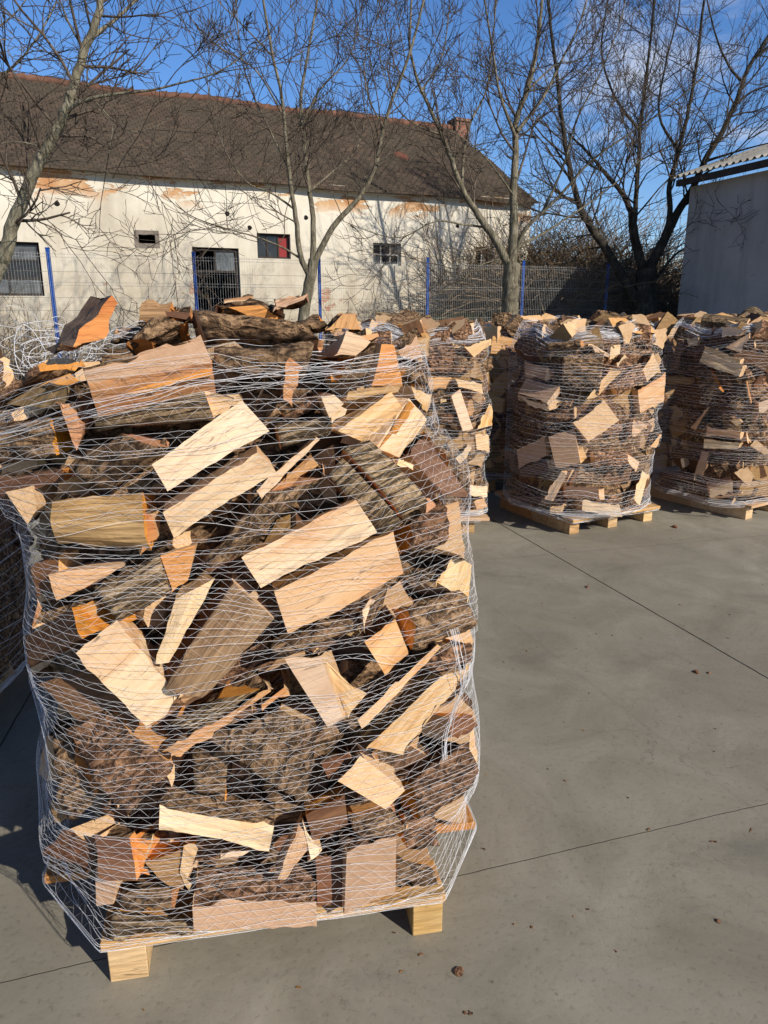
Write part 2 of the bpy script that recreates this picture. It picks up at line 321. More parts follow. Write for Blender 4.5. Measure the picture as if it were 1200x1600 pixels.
# ------------------------------------------------------------------ logs
def face_noise(kind, p, seed):
    if kind in 'BR':
        q = Vector((p.x * 11, p.y * 24, p.z * 24)) + seed
        a = noise.turbulence(q, 3, False)
        cr_ = 1 - abs(noise.noise(Vector((p.x * 16, p.y * 40, p.z * 40)) + seed * 1.3)) * 4
        return 0.02 * (a - 0.5) - 0.009 * max(0, cr_)
    if kind == 'G':
        return 0.006 * noise.noise(Vector((p.x * 6, p.y * 26, p.z * 26)) + seed)
    if kind in 'SOPDK':
        return 0.008 * noise.noise(Vector((p.x * 4, p.y * 9, p.z * 9)) - seed) + 0.0055 * noise.noise(Vector((p.x * 5, p.y * 26, p.z * 26)) + seed) + 0.003 * noise.noise(Vector((p.x * 9, p.y * 75, p.z * 75)) + seed)
    return 0.001 * noise.noise(p * 30 + seed)
def log_mesh(name, c8, codes, bulge=0.0, res=1.0, seed=0, ragged=0.0, waist=0.0):
    """c8: front p0..p3, back p0..p3 in local axes (x along p0->p1). codes: front, sideA (p0p1), sideC (p2p3), end b (p1p2), end d (p3p0), back."""
    p = [Vector(v) for v in c8]
    Lx = ((p[1] - p[0]).length + (p[2] - p[3]).length) / 2; Ly = ((p[3] - p[0]).length + (p[2] - p[1]).length) / 2; Lz = (p[4] - p[0]).length
    step = 0.013 / res if any(k in 'BGR' for k in codes) else 0.016 / res
    nx = max(3, min(30, int(Lx / step))); ny = max(3, min(22, int(Ly / step))); nz = max(2, min(10, int(Lz / (step * 1.6))))
    sv = Vector((seed * 3.17, seed * 1.93, seed * 0.71))
    idx = {}; V = []; G = []
    nF = ((p[1] - p[0]).cross(p[3] - p[0])).normalized()
    if nF.dot(p[0] - p[4]) < 0: nF = -nF
    cen = sum(p, Vector()) / 8
    def outn(a, b, c):
        n = (b - a).cross(c - a)
        n = n.normalized() if n.length > 1e-9 else Vector((0, 0, 1))
        return n if n.dot(a - cen) > 0 else -n
    nA = outn(p[0], p[1], p[4]); nC = outn(p[3], p[2], p[7]); nb_ = outn(p[1], p[2], p[5]); nd_ = outn(p[0], p[3], p[4])
    def vert(i, j, k):
        key = (i, j, k)
        if key in idx: return idx[key]
        u, v, t = i / nx, j / ny, k / nz
        fr = (p[0] * (1 - u) + p[1] * u) * (1 - v) + (p[3] * (1 - u) + p[2] * u) * v
        bk = (p[4] * (1 - u) + p[5] * u) * (1 - v) + (p[7] * (1 - u) + p[6] * u) * v
        q = fr * (1 - t) + bk * t
        d = Vector()
        if bulge: d += nF * (bulge * (1 - (2 * v - 1) ** 2) * (1 - t))
        if k == 0: d += nF * face_noise(codes[0], q, sv)
        if j == 0: d += nA * face_noise(codes[1], q, sv)
        if j == ny: d += nC * face_noise(codes[2], q, sv)
        if ragged and (i == 0 or i == nx):
            d += (p[1] - p[0]).normalized() * (ragged * (noise.noise(Vector((q.y * 30, q.z * 30, i + seed)))))
        if ragged and j == ny:
            d += (p[3] - p[0]).normalized() * (ragged * noise.noise(Vector((q.x * 22, seed, k * 0.3))))
        if (j in (0, ny)) and (k == 0):      # splintered long edges
            d += (p[3] - p[0]).normalized() * 0.0045 * noise.noise(Vector((q.x * 34, j, seed * 1.7))) + nF * -abs(0.004 * noise.noise(Vector((q.x * 26, j + 9, seed))))
        idx[key] = len(V); V.append(q + d); return idx[key]
    Fc = []; mi = []
    order = list(dict.fromkeys(codes))
    def grid(na, nb, f, code):
        s = order.index(code)
        for a in range(na):
            for b in range(nb): Fc.append((f(a, b), f(a + 1, b), f(a + 1, b + 1), f(a, b + 1))); mi.append(s)
    grid(nx, ny, lambda a, b: vert(a, b, 0), codes[0]); grid(nx, ny, lambda a, b: vert(a, b, nz), codes[5])
    grid(nx, nz, lambda a, b: vert(a, 0, b), codes[1]); grid(nx, nz, lambda a, b: vert(a, ny, b), codes[2])
    grid(ny, nz, lambda a, b: vert(nx, a, b), codes[3]); grid(ny, nz, lambda a, b: vert(0, a, b), codes[4])
    me = bpy.data.meshes.new(name); me.from_pydata(V, [], Fc)
    for k in order: me.materials.append(M[k])
    me.polygons.foreach_set('material_index', mi)
    sm = [order[i] in 'BGR' for i in mi]; me.polygons.foreach_set('use_smooth', sm)
    bm = bmesh.new(); bm.from_mesh(me); bmesh.ops.recalc_face_normals(bm, faces=bm.faces[:]); bm.to_mesh(me); bm.free()
    me.update(); return me

class Stack:
    """A netted heap of logs: a rounded-square prism the logs lie against."""
    def __init__(s, name, cx, cy, a, b, rot, top, n=3.2, lean=None):
        s.name, s.cx, s.cy, s.a, s.b, s.rot, s.top, s.n, s.lean = name, cx, cy, a, b, R(rot), top, n, lean
        s.pts = []; s.low = []; s.count = 0; s.logs = []
        s.ex = Vector((math.cos(s.rot), math.sin(s.rot), 0)); s.ey = Vector((-math.sin(s.rot), math.cos(s.rot), 0))
    def prof(s, z):
        if s.lean is None: return s.cx, s.a
        t = min(1, max(0, (z - 0.8) / 0.65)); return s.cx - s.lean * t, s.a - s.lean * t
    def f(s, P):
        cx, a = s.prof(P.z); d = Vector((P.x - cx, P.y - s.cy, 0))
        return (abs(d.dot(s.ex) / a) ** s.n + abs(d.dot(s.ey) / s.b) ** s.n) ** (1 / s.n) - 1
    def normal(s, P):
        e = 1e-3; g = Vector((s.f(P + Vector((e, 0, 0))) - s.f(P - Vector((e, 0, 0))), s.f(P + Vector((0, e, 0))) - s.f(P - Vector((0, e, 0))), 0))
        return g.normalized()
    def hit(s, x, y):
        d = ray(x, y).normalized(); best = None; bt = 0
        t = 0.5
        while t < 9:
            P = EYEP + d * t; v = s.f(P)
            if best is None or v < best: best, bt = v, t
            if v < 0: return P
            t += 0.01
        return EYEP + d * bt
    def face(s, label, q, codes, push=0.0, depth=0.12, yaw=0, pit=0, taper=0.45, bias=0.5, ext=(0, 0), bulge=0.0, Y=None, ragged=0.0, cat='log', name='firewood_log', blend=0.3, nrm=None, seedadd=0):
        pts = [(q[i], q[i + 1]) for i in range(0, 8, 2)]
        mx_ = sum(a for a, _ in pts) / 4; my_ = sum(b for _, b in pts) / 4
        C = s.hit(mx_, my_) if Y is None else at_y(mx_, my_, Y)
        toc = (EYEP - C).normalized()
        n = (s.normal(C) if Y is None else Vector((s.ey.x * -1, s.ey.y * -1, 0.0)))
        n = (n * (1 - blend) + toc * blend).normalized()
        if nrm is not None: n = Vector(nrm).normalized()
        n.rotate(Matrix.Rotation(R(yaw), 3, 'Z'))
        side = Vector((-n.y, n.x, 0)).normalized(); n.rotate(Matrix.Rotation(R(-pit), 3, side))
        if n.dot(toc) < 0.25: n = (n + toc * 0.5).normalized()
        C2 = C - toc * push
        W = [on_plane(x, y, C2, n) for x, y in pts]
        ctr = sum(W, Vector()) / 4
        lat = on_plane(mx_ + ext[0], my_ + ext[1], C2, n) - on_plane(mx_, my_, C2, n)
        Bk = []
        for i in range(4):
            o = {0: 3, 3: 0, 1: 2, 2: 1}[i]
            edge_b = bias if i in (0, 1) else 1 - bias   # where the spine lies across the face
            tgt = W[i] * (1 - edge_b) + W[o] * edge_b
            Bk.append(W[i] * taper + tgt * (1 - taper) - n * depth + lat)
        X = ((W[1] - W[0]) + (W[2] - W[3])).normalized(); Zx = n; Yx = Zx.cross(X).normalized(); X = Yx.cross(Zx).normalized()
        Mt = Matrix((X, Yx, Zx)).transposed().to_4x4(); Mt.translation = ctr
        inv = Mt.inverted(); loc = [inv @ v for v in W + Bk]
        s.count += 1
        me = log_mesh(name, loc, codes, bulge=bulge, seed=s.count * 7 + seedadd + hash_name(s.name), ragged=ragged)
        o = link(name, me); o.matrix_world = Mt
        tag(o, label, cat, 'split logs of ' + s.name); s.logs.append(o)
        if Y is None: s.pts += [tuple(Mt @ v.co) for v in me.vertices]
        return o
def hash_name(t): return sum(ord(c) for c in t) % 97

# ------------------------------------------------------------------ foreground stack
FS = Stack('the big foreground stack', -0.37, 2.02, 0.60, 0.53, 10, 1.5, 3.3, lean=0.09)
L = FS.face
# --- top of the heap (given by their distance Y from the viewer)
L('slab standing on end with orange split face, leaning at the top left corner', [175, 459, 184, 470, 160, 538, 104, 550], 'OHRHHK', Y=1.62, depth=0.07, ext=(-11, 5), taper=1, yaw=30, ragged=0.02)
L('brown bark log end at the top left behind the dark half round', [222, 474, 268, 470, 262, 512, 216, 510], 'DBBOOB', Y=1.85, depth=0.22, taper=0.8, bulge=0.01, ragged=0.01)
L('dark half-round log end turned to the viewer on top of the heap', [272, 478, 292, 477, 300, 512, 256, 502], 'KBBOOB', Y=1.72, depth=0.25, taper=0.8, ext=(22, 3), ragged=0.006)
L('small log with orange split side beside the dark half-round end', [290, 480, 312, 487, 318, 508, 296, 512], 'OBBEEB', Y=1.75, depth=0.2, taper=0.7)
L('broad bark slab lying across the top of the foreground heap', [300, 482, 420, 494, 508, 536, 322, 534], 'BBBOOB', Y=1.72, depth=0.16, taper=0.9, bulge=0.05, pit=35)
L('curved bark slab with bright orange edge on top of the heap', [345, 476, 400, 474, 442, 500, 430, 512], 'OBBOOB', Y=1.82, depth=0.14, taper=0.9, bulge=0.012, pit=5, ragged=0.01)
L('dark bark crust above the curved orange edge', [335, 470, 398, 464, 445, 492, 350, 484], 'BBBOOB', Y=1.9, depth=0.16, taper=1, bulge=0.015, pit=20, ragged=0.01)
L('pale orange wedge jutting up to the right on the top', [422, 477, 479, 460, 474, 472, 440, 487], 'SBBOOB', Y=1.8, depth=0.14, taper=0.9, ragged=0.012)
L('thin pale strip at the very back of the heap top', [350, 470, 396, 463, 398, 473, 352, 480], 'SOBEEB', Y=2.1, depth=0.12, taper=0.9)
L('rough bark piece under the half-round end', [190, 528, 222, 494, 300, 506, 245, 530], 'BBBOOB', Y=1.68, depth=0.16, taper=0.9, bulge=0.02, pit=25)
L('bark log at the back left of the heap top', [180, 512, 250, 500, 260, 540, 170, 545], 'BBBOOB', Y=2.0, depth=0.2, taper=0.9, bulge=0.03)
L('bark log with orange crest at the back right of the heap top', [505, 510, 530, 491, 562, 491, 572, 516], 'OBBOOB', Y=1.95, depth=0.2, taper=0.9, ragged=0.014)
L('dark bark lump behind the pale orange wedge', [466, 500, 500, 492, 520, 520, 470, 522], 'BBBOOB', Y=2.05, depth=0.2, taper=0.9, bulge=0.02)
L('big block with pinkish sawn face above an orange lower side', [127, 569, 311, 518, 331, 566, 138, 601], 'TBOOEB', push=-0.02, depth=0.1, pit=28, ext=(5, 34), taper=0.9)
L('orange split underside strip of the heap top, spotted with knots', [139, 598, 331, 562, 331, 600, 147, 631], 'OTBOEB', push=-0.015, depth=0.16, taper=0.6)
L('bark log lying below the bark slab near the top centre', [334, 534, 492, 532, 470, 606, 336, 592], 'BBBOOB', push=0.03, depth=0.16, bulge=0.035)
L('ragged upright orange split near the top centre', [449, 556, 470, 572, 455, 640, 442, 630], 'OOORRB', push=0.0, depth=0.15, ragged=0.015)
L('short log with pale end and orange crescent at the top right', [538, 524, 577, 538, 548, 562, 522, 563], 'POBEEB', push=0.03, depth=0.2, pit=10)
L('orange crescent piece on the top right rim', [541, 522, 586, 516, 594, 532, 575, 538], 'OBBOOB', push=0.04, depth=0.18, pit=20, ragged=0.01)
L('narrow upright wedge with orange and cream stripes at the top right', [599, 533, 618, 535, 628, 602, 581, 604], 'OKPEES', push=0.0, depth=0.16, ext=(8, -2))
L('bark log in shade to the left of the striped upright wedge', [560, 545, 600, 534, 580, 604, 520, 604], 'BBBOOB', push=0.05, depth=0.16, bulge=0.02)
L('pinkish log end on the top right corner of the foreground stack', [622, 541, 652, 531, 663, 577, 627, 562], 'TBBEEB', push=0.0, depth=0.22, taper=0.9)
L('bark log under the pinkish end at the top right corner', [628, 566, 664, 580, 672, 612, 628, 596], 'BBBOOB', push=0.03, depth=0.18, bulge=0.02)
# --- upper left
L('tan log with short orange end lying at the upper left', [10, 632, 62, 598, 122, 596, 108, 640], 'DOBEOB', push=0.02, depth=0.14, yaw=-20)
L('orange sloping top of a log at the upper left', [58, 592, 102, 577, 124, 596, 108, 606], 'OBBEEB', push=0.0, depth=0.14, pit=20)
L('reddish bark log on the far upper left shoulder', [-40, 625, 60, 560, 78, 590, -30, 660], 'RRBOOB', push=0.01, depth=0.14, bulge=0.03)
L('ragged orange splinter hanging upright on the upper left', [88, 618, 108, 622, 132, 668, 118, 703], 'OROORB', push=0.0, depth=0.12, ragged=0.012)
L('dark red-brown face beside the ragged upper left splinter', [104, 622, 140, 600, 148, 660, 128, 670], 'KBBOOB', push=0.05, depth=0.14)
L('dark bark log on the shaded left shoulder', [-45, 655, 88, 640, 96, 720, -40, 745], 'BBBOOB', push=0.04, depth=0.16, bulge=0.04)
L('grey smooth-barked log with cream end under the pinkish block', [146, 640, 318, 606, 336, 657, 152, 673], 'GGGPEB', push=0.02, depth=0.12, bulge=0.018)
L('cream end piece tucked behind the brightest plank', [318, 606, 368, 610, 384, 634, 336, 658], 'PBBEEB', push=0.015, depth=0.14)
L('brightest pale plank sloping up to the right in the upper middle', [238, 727, 379, 627, 419, 671, 263, 770], 'PDOEEB', push=-0.035, depth=0.05, taper=0.8, pit=12)
L('second pale plank sloping up right beneath the brightest one', [254, 802, 402, 708, 431, 737, 272, 841], 'PTOEEB', push=-0.025, depth=0.09, taper=0.6, ext=(-6, -12))
L('scaly thick bark log below the grey log on the left', [98, 722, 188, 676, 272, 702, 190, 775], 'BBBOOB', push=0.01, depth=0.16, bulge=0.05)
L('bark log tucked under the brightest plank', [150, 770, 268, 700, 262, 770, 200, 800], 'BBBOOB', push=0.06, depth=0.16, bulge=0.03)
L('tan barkless rounded log with orange right end on the left', [84, 786, 222, 768, 236, 862, 92, 846], 'DDKODK', push=-0.01, depth=0.12, bulge=0.03, ragged=0.006, taper=0.7)
L('narrow orange end of the tan barkless log', [225, 785, 238, 800, 248, 842, 222, 870], 'OBBEEB', push=-0.01, depth=0.1, ragged=0.006)
L('white weathered stub poking out of the shaded left side', [8, 768, 50, 758, 58, 800, 42, 818], 'EDDEEB', push=0.0, depth=0.16, yaw=15)
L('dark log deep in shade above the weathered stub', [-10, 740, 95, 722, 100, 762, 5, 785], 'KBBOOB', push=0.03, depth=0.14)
# --- centre
L('long diagonal bark log running from centre up to the right', [312, 884, 400, 772, 520, 742, 372, 866], 'BBBOOB', push=0.01, depth=0.16, bulge=0.045)
L('small bark log wedged above the diagonal one', [430, 660, 520, 635, 512, 690, 440, 710], 'GBBOOB', push=0.04, depth=0.14, bulge=0.03)
L('thin bright sliver sloping up right beside the second pale plank', [402, 768, 492, 682, 501, 688, 408, 778], 'PDOEEB', push=-0.02, depth=0.05)
L('orange face behind the thin bright sliver', [410, 776, 480, 702, 503, 736, 455, 752], 'OBBEEB', push=0.005, depth=0.12)
L('small log end in cream and pink right of the thin sliver', [502, 622, 521, 616, 536, 630, 514, 652], 'PTOEEB', push=-0.01, depth=0.16)
L('cream splinter beside the small pink end', [518, 640, 536, 628, 530, 650, 518, 662], 'PBOEEB', push=-0.015, depth=0.1)
L('long pale log sloping up right near the upper right', [528, 673, 611, 611, 630, 640, 566, 690], 'SPTEEB', push=-0.01, depth=0.1, taper=0.6)
L('brown bark piece under the long pale upper right log', [440, 640, 500, 612, 512, 640, 450, 668], 'RBBOOB', push=0.05, depth=0.14, bulge=0.02)
L('log with an orange and a cream stripe leaning on the upper right', [588, 700, 638, 623, 666, 655, 626, 716], 'PPOEEB', push=-0.02, depth=0.1, ext=(-20, -6), taper=0.8)
L('orange top face of the two-striped upper right log', [584, 702, 635, 622, 646, 634, 602, 712], 'OBPEEB', push=-0.022, depth=0.06)
L('cream block at the upper right shoulder under the rope of net', [643, 603, 676, 616, 664, 650, 648, 628], 'SPBEEB', push=0.0, depth=0.16)
L('short weathered board near the top of the right shoulder', [545, 612, 628, 600, 622, 612, 540, 625], 'DDDEEB', push=0.0, depth=0.14, pit=30)
L('broad brown heartwood face sloping down on the right shoulder', [634, 703, 664, 672, 732, 775, 692, 772], 'KBSBEB', push=0.0, depth=0.08, yaw=-12)
L('bark edge log over the brown heartwood face', [664, 668, 690, 690, 738, 778, 724, 780], 'BBBOOB', push=0.02, depth=0.12, bulge=0.02)
L('upper grooved grey bark log sloping down to the right', [535, 700, 578, 688, 672, 788, 632, 816], 'GGBOOB', push=0.0, depth=0.12, bulge=0.025)
L('lower grooved grey bark log sloping down to the right', [512, 742, 536, 716, 634, 822, 602, 848], 'GGBOOB', push=0.005, depth=0.12, bulge=0.02)
L('cream chip between the grooved logs and the striped log', [624, 712, 648, 720, 644, 738, 626, 728], 'PBBEEB', push=0.0, depth=0.1)
L('broad two-tone plank, orange above and cream below, in the centre', [378, 872, 556, 781, 588, 829, 407, 917], 'SOOEEB', push=-0.025, depth=0.1, taper=0.7)
L('largest plank in the centre with dark stains and a bark top edge', [428, 924, 614, 828, 632, 898, 449, 988], 'PDOEEB', push=-0.045, depth=0.1, taper=0.6, ext=(-3, -10))
L('bark log right of the largest centre plank', [640, 815, 690, 770, 700, 860, 628, 870], 'RBBOOB', push=0.04, depth=0.16, bulge=0.03)
L('orange log face speckled with holes on the right edge', [668, 778, 708, 790, 716, 862, 664, 838], 'ORRBBB', push=0.0, depth=0.14, ragged=0.014)
# --- left middle
L('cream shelf-like split crossing the left in front of shade', [75, 897, 192, 884, 160, 905, 88, 940], 'SPOEEB', push=0.0, depth=0.12, taper=0.7)
L('dark tapered grey log with the cream end on the left', [150, 922, 249, 868, 269, 930, 187, 972], 'GGDBBB', push=-0.01, depth=0.1, bulge=0.015)
L('cream and orange end right of the dark tapered log', [250, 868, 306, 853, 294, 908, 273, 932], 'OPBEEB', push=-0.005, depth=0.14)
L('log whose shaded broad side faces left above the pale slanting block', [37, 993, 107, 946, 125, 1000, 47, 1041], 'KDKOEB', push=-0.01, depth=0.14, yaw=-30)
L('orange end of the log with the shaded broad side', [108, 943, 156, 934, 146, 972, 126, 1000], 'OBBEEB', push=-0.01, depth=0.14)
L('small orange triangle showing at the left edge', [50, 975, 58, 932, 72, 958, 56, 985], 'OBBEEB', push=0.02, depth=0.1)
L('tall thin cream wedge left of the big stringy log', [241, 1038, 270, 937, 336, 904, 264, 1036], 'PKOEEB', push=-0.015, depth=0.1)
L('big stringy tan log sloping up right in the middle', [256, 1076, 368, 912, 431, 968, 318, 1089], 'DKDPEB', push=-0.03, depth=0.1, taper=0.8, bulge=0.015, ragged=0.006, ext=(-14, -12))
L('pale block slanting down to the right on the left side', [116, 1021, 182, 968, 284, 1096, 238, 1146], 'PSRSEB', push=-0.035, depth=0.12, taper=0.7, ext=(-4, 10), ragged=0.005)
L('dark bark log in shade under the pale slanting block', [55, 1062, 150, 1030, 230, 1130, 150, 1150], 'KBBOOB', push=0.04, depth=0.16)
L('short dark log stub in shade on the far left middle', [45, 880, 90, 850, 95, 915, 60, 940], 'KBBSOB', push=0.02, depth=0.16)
# --- right middle
L('cream wedge pointing down in the centre right with a tan side', [445, 1031, 498, 1017, 538, 1127, 514, 1140], 'PBSEEB', push=-0.02, depth=0.1, ext=(22, 6), taper=0.9)
L('tan split face right of the cream downward wedge', [500, 1019, 573, 1082, 538, 1124, 520, 1070], 'SBBEEB', push=0.0, depth=0.12)
L('bark log beneath the largest centre plank', [420, 1000, 560, 952, 566, 990, 432, 1034], 'BBBOOB', push=0.035, depth=0.16, bulge=0.03)
L('log with an orange sawn face and brown side at the right', [568, 1001, 614, 958, 641, 1025, 606, 1061], 'SBKEEB', push=-0.015, depth=0.16, ext=(8, -4), taper=0.95)
L('round-backed bark log bulging at the right edge', [636, 944, 716, 914, 744, 990, 645, 1022], 'BBBOOB', push=0.0, depth=0.14, bulge=0.04)
L('pale log end sticking out on the right edge', [680, 905, 714, 868, 740, 884, 732, 948], 'PBOEEB', push=0.005, depth=0.2, yaw=15)
L('thin cream sliver hanging under the largest centre plank', [565, 940, 578, 928, 577, 960, 569, 990], 'PBBEEB', push=-0.02, depth=0.04)
L('long cream edge sloping up right below the brown-sided log', [555, 1117, 681, 1005, 692, 1014, 566, 1140], 'SBDEEB', push=-0.02, depth=0.1)
L('tan split log with streaks low on the right flank', [570, 1168, 692, 1056, 736, 1042, 640, 1182], 'SDBEEB', push=-0.01, depth=0.12)
L('small bark lump above the tan streaked log', [648, 1022, 735, 1000, 740, 1040, 690, 1060], 'RBBOOB', push=0.02, depth=0.14, bulge=0.02)
L('short orange-tipped log poking out at the right edge', [700, 1120, 742, 1115, 746, 1140, 706, 1160], 'KOBOEB', push=0.0, depth=0.16)
L('dark red bark log low on the right flank', [640, 1215, 736, 1155, 738, 1240, 655, 1292], 'RRBOOB', push=0.01, depth=0.16, bulge=0.03)
# --- lower part
L('wide reddish bark log low on the left', [98, 1138, 165, 1102, 276, 1200, 206, 1286], 'RRBOOB', push=0.0, depth=0.14, bulge=0.03)
L('wide scaly bark block low in the middle', [318, 1152, 430, 1108, 504, 1126, 490, 1262], 'BBBSSB', push=-0.005, depth=0.14, bulge=0.03)
L('bark log beside the wide scaly block', [300, 1170, 360, 1140, 350, 1262, 305, 1248], 'BBBOOB', push=0.03, depth=0.14, bulge=0.02)
L('orange strip sloping up right between the bark logs', [248, 1165, 414, 1076, 428, 1084, 290, 1190], 'OBBSEB', push=-0.015, depth=0.1, ragged=0.004)
L('bark log above the orange strip', [262, 1128, 330, 1092, 418, 1072, 320, 1140], 'GBBOOB', push=0.025, depth=0.14, bulge=0.02)
L('orange-tipped short bark log right of the orange strip', [400, 1100, 440, 1068, 452, 1085, 425, 1104], 'OBBEEB', push=0.0, depth=0.12)
L('square pinkish end tilted like a diamond low on the right', [524, 1218, 563, 1181, 639, 1240, 610, 1269], 'EBBEEB', push=-0.02, depth=0.22, taper=0.95)
L('brown split log behind the diamond end', [477, 1273, 538, 1242, 544, 1288, 490, 1314], 'KOSEEB', push=0.005, depth=0.14)
L('log with reddish face left of the diamond end', [500, 1190, 540, 1170, 560, 1200, 520, 1232], 'KBBEEB', push=0.04, depth=0.14)
L('orange and cream wedge standing low in the middle', [432, 1374, 470, 1290, 490, 1318, 448, 1376], 'SPOEEB', push=-0.02, depth=0.12, ragged=0.004)
L('pale flank of the wedge standing low in the middle', [472, 1280, 488, 1312, 506, 1330, 488, 1352], 'PKBEEB', push=-0.015, depth=0.1)
L('cream plank lying nearly level low on the left', [250, 1253, 430, 1284, 420, 1333, 248, 1298], 'PBOPPB', push=-0.04, depth=0.1, taper=0.8, ext=(4, -10))
L('log end with orange heart under the level cream plank', [226, 1348, 306, 1322, 286, 1390, 250, 1376], 'DOKSEB', push=-0.01, depth=0.16)
L('cream chip right of the orange-hearted end', [288, 1318, 310, 1324, 286, 1392, 280, 1370], 'PBBEEB', push=-0.012, depth=0.1)
L('tan wedge under the right end of the level cream plank', [345, 1330, 390, 1324, 376, 1342, 344, 1350], 'PBBEEB', push=0.0, depth=0.12)
L('brown smooth log face near the lower left corner', [147, 1301, 202, 1303, 214, 1370, 156, 1372], 'KBOOEB', push=-0.02, depth=0.16, yaw=-10)
L('ragged orange end beside the brown lower left face', [200, 1304, 238, 1306, 216, 1374, 208, 1350], 'OBBEEB', push=-0.01, depth=0.12, ragged=0.01)
L('orange and pink log end above the left foot of the pallet', [149, 1358, 184, 1372, 176, 1414, 150, 1416], 'TOOEEB', push=-0.02, depth=0.16)
L('mossy bark lump sitting on the pallet at the lower left', [186, 1386, 268, 1384, 272, 1424, 196, 1424], 'BDBOOB', push=-0.01, depth=0.14, bulge=0.03)
L('bark slab lying flat on the lower left of the pallet', [176, 1424, 302, 1432, 302, 1458, 172, 1474], 'GDBOOB', push=-0.02, depth=0.035, pit=45, bulge=0.006)
L('long pinkish plank along the front edge of the pallet', [300, 1408, 494, 1399, 495, 1448, 303, 1454], 'TROEEB', push=-0.045, depth=0.1, ext=(4, -26), taper=1)
L('upright square pale end standing at the front right of the pallet', [542, 1324, 619, 1305, 618, 1397, 538, 1431], 'TRDEEB', push=-0.045, depth=0.22, taper=0.95, ext=(2, -12))
L('dark log end between the pinkish plank and the upright square end', [494, 1330, 542, 1330, 538, 1425, 496, 1420], 'KBBEEB', push=0.02, depth=0.16)
L('bark slab lying on the right front corner of the pallet', [620, 1330, 668, 1345, 688, 1388, 620, 1394], 'BBBOOB', push=-0.01, depth=0.05, pit=35, bulge=0.012)
L('bark log above the right front corner', [548, 1278, 614, 1268, 640, 1310, 560, 1318], 'BOBOOB', push=0.02, depth=0.14, bulge=0.02)
L('brown split log in the lower right beside the bark corner slab', [630, 1270, 672, 1240, 690, 1330, 640, 1336], 'RBBOOB', push=0.03, depth=0.14)
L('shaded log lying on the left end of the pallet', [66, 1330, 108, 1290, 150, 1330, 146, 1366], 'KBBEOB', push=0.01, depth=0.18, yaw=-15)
L('knotty end with moss at the lower left edge', [78, 1248, 96, 1245, 104, 1286, 86, 1292], 'DBBDDB', push=0.0, depth=0.14, ragged=0.01)
L('dark bark log in the shaded lower left flank', [80, 1150, 108, 1130, 150, 1250, 110, 1290], 'BBBOOB', push=0.02, depth=0.16, bulge=0.03)
L('split log with orange edge over the long pinkish plank', [304, 1374, 430, 1366, 432, 1400, 302, 1408], 'RKOEEB', push=0.0, depth=0.16, pit=25)

# hidden core of each heap: logs lying deep behind the visible ones (they show dark in the gaps)
def templates():
    T = []
    for i, (codes, Ln, W_, D_, bl, tp) in enumerate([
        ('BBBEEB', .33, .17, .13, .03, .5), ('BRBEEB', .32, .14, .12, .03, .4), ('SBOEEB', .33, .16, .13, .0, .5), ('DBKEEB', .31, .14, .11, .01, .5),
        ('GGGEEB', .33, .15, .13, .03, .6), ('RBSEEB', .32, .16, .12, .03, .4), ('PSBEEB', .33, .15, .12, .0, .6), ('KBOEEB', .32, .15, .12, .0, .4)]):
        a, b = Ln / 2, W_ / 2
        fr = [(-a, -b, 0), (a, -b, 0), (a, b, 0), (-a, b, 0)]; bk = [(x, y * tp, -D_) for x, y, _ in fr]
        T.append(log_mesh('log', fr + bk, codes, bulge=bl, res=0.6, seed=i + 40))
    return T
TM = templates()
def place(st, th, z, depth_in, ang, k, label, group, tilt=0.0):
    """a log lying against the stack's rounded side, direction th (radians, 0 = the stack's front)."""
    cx, a = st.prof(z)
    d = (-st.ey) * math.cos(th) + st.ex * math.sin(th)
    c = Vector((cx, st.cy, z)); lo, hi = 0.0, 2.0
    for _ in range(30):
        m_ = (lo + hi) / 2
        if st.f(c + d * m_) < 0: lo = m_
        else: hi = m_
    P = c + d * (lo - depth_in); n = st.normal(c + d * lo)
    n = (n + Vector((0, 0, tilt))).normalized()
    X = Vector((-n.y, n.x, 0)).normalized(); X.rotate(Matrix.Rotation(ang, 3, n)); Y = n.cross(X)
    Mt = Matrix((X, Y, n)).transposed().to_4x4(); Mt.translation = P
    if st is FS:
        o = link('firewood_log', TM[k]); o.matrix_world = Mt; tag(o, label, 'log', group)
    else: FILL.append((k, Mt))
    if depth_in < 0.05: st.pts += [tuple(Mt @ v.co) for v in TM[k].vertices]

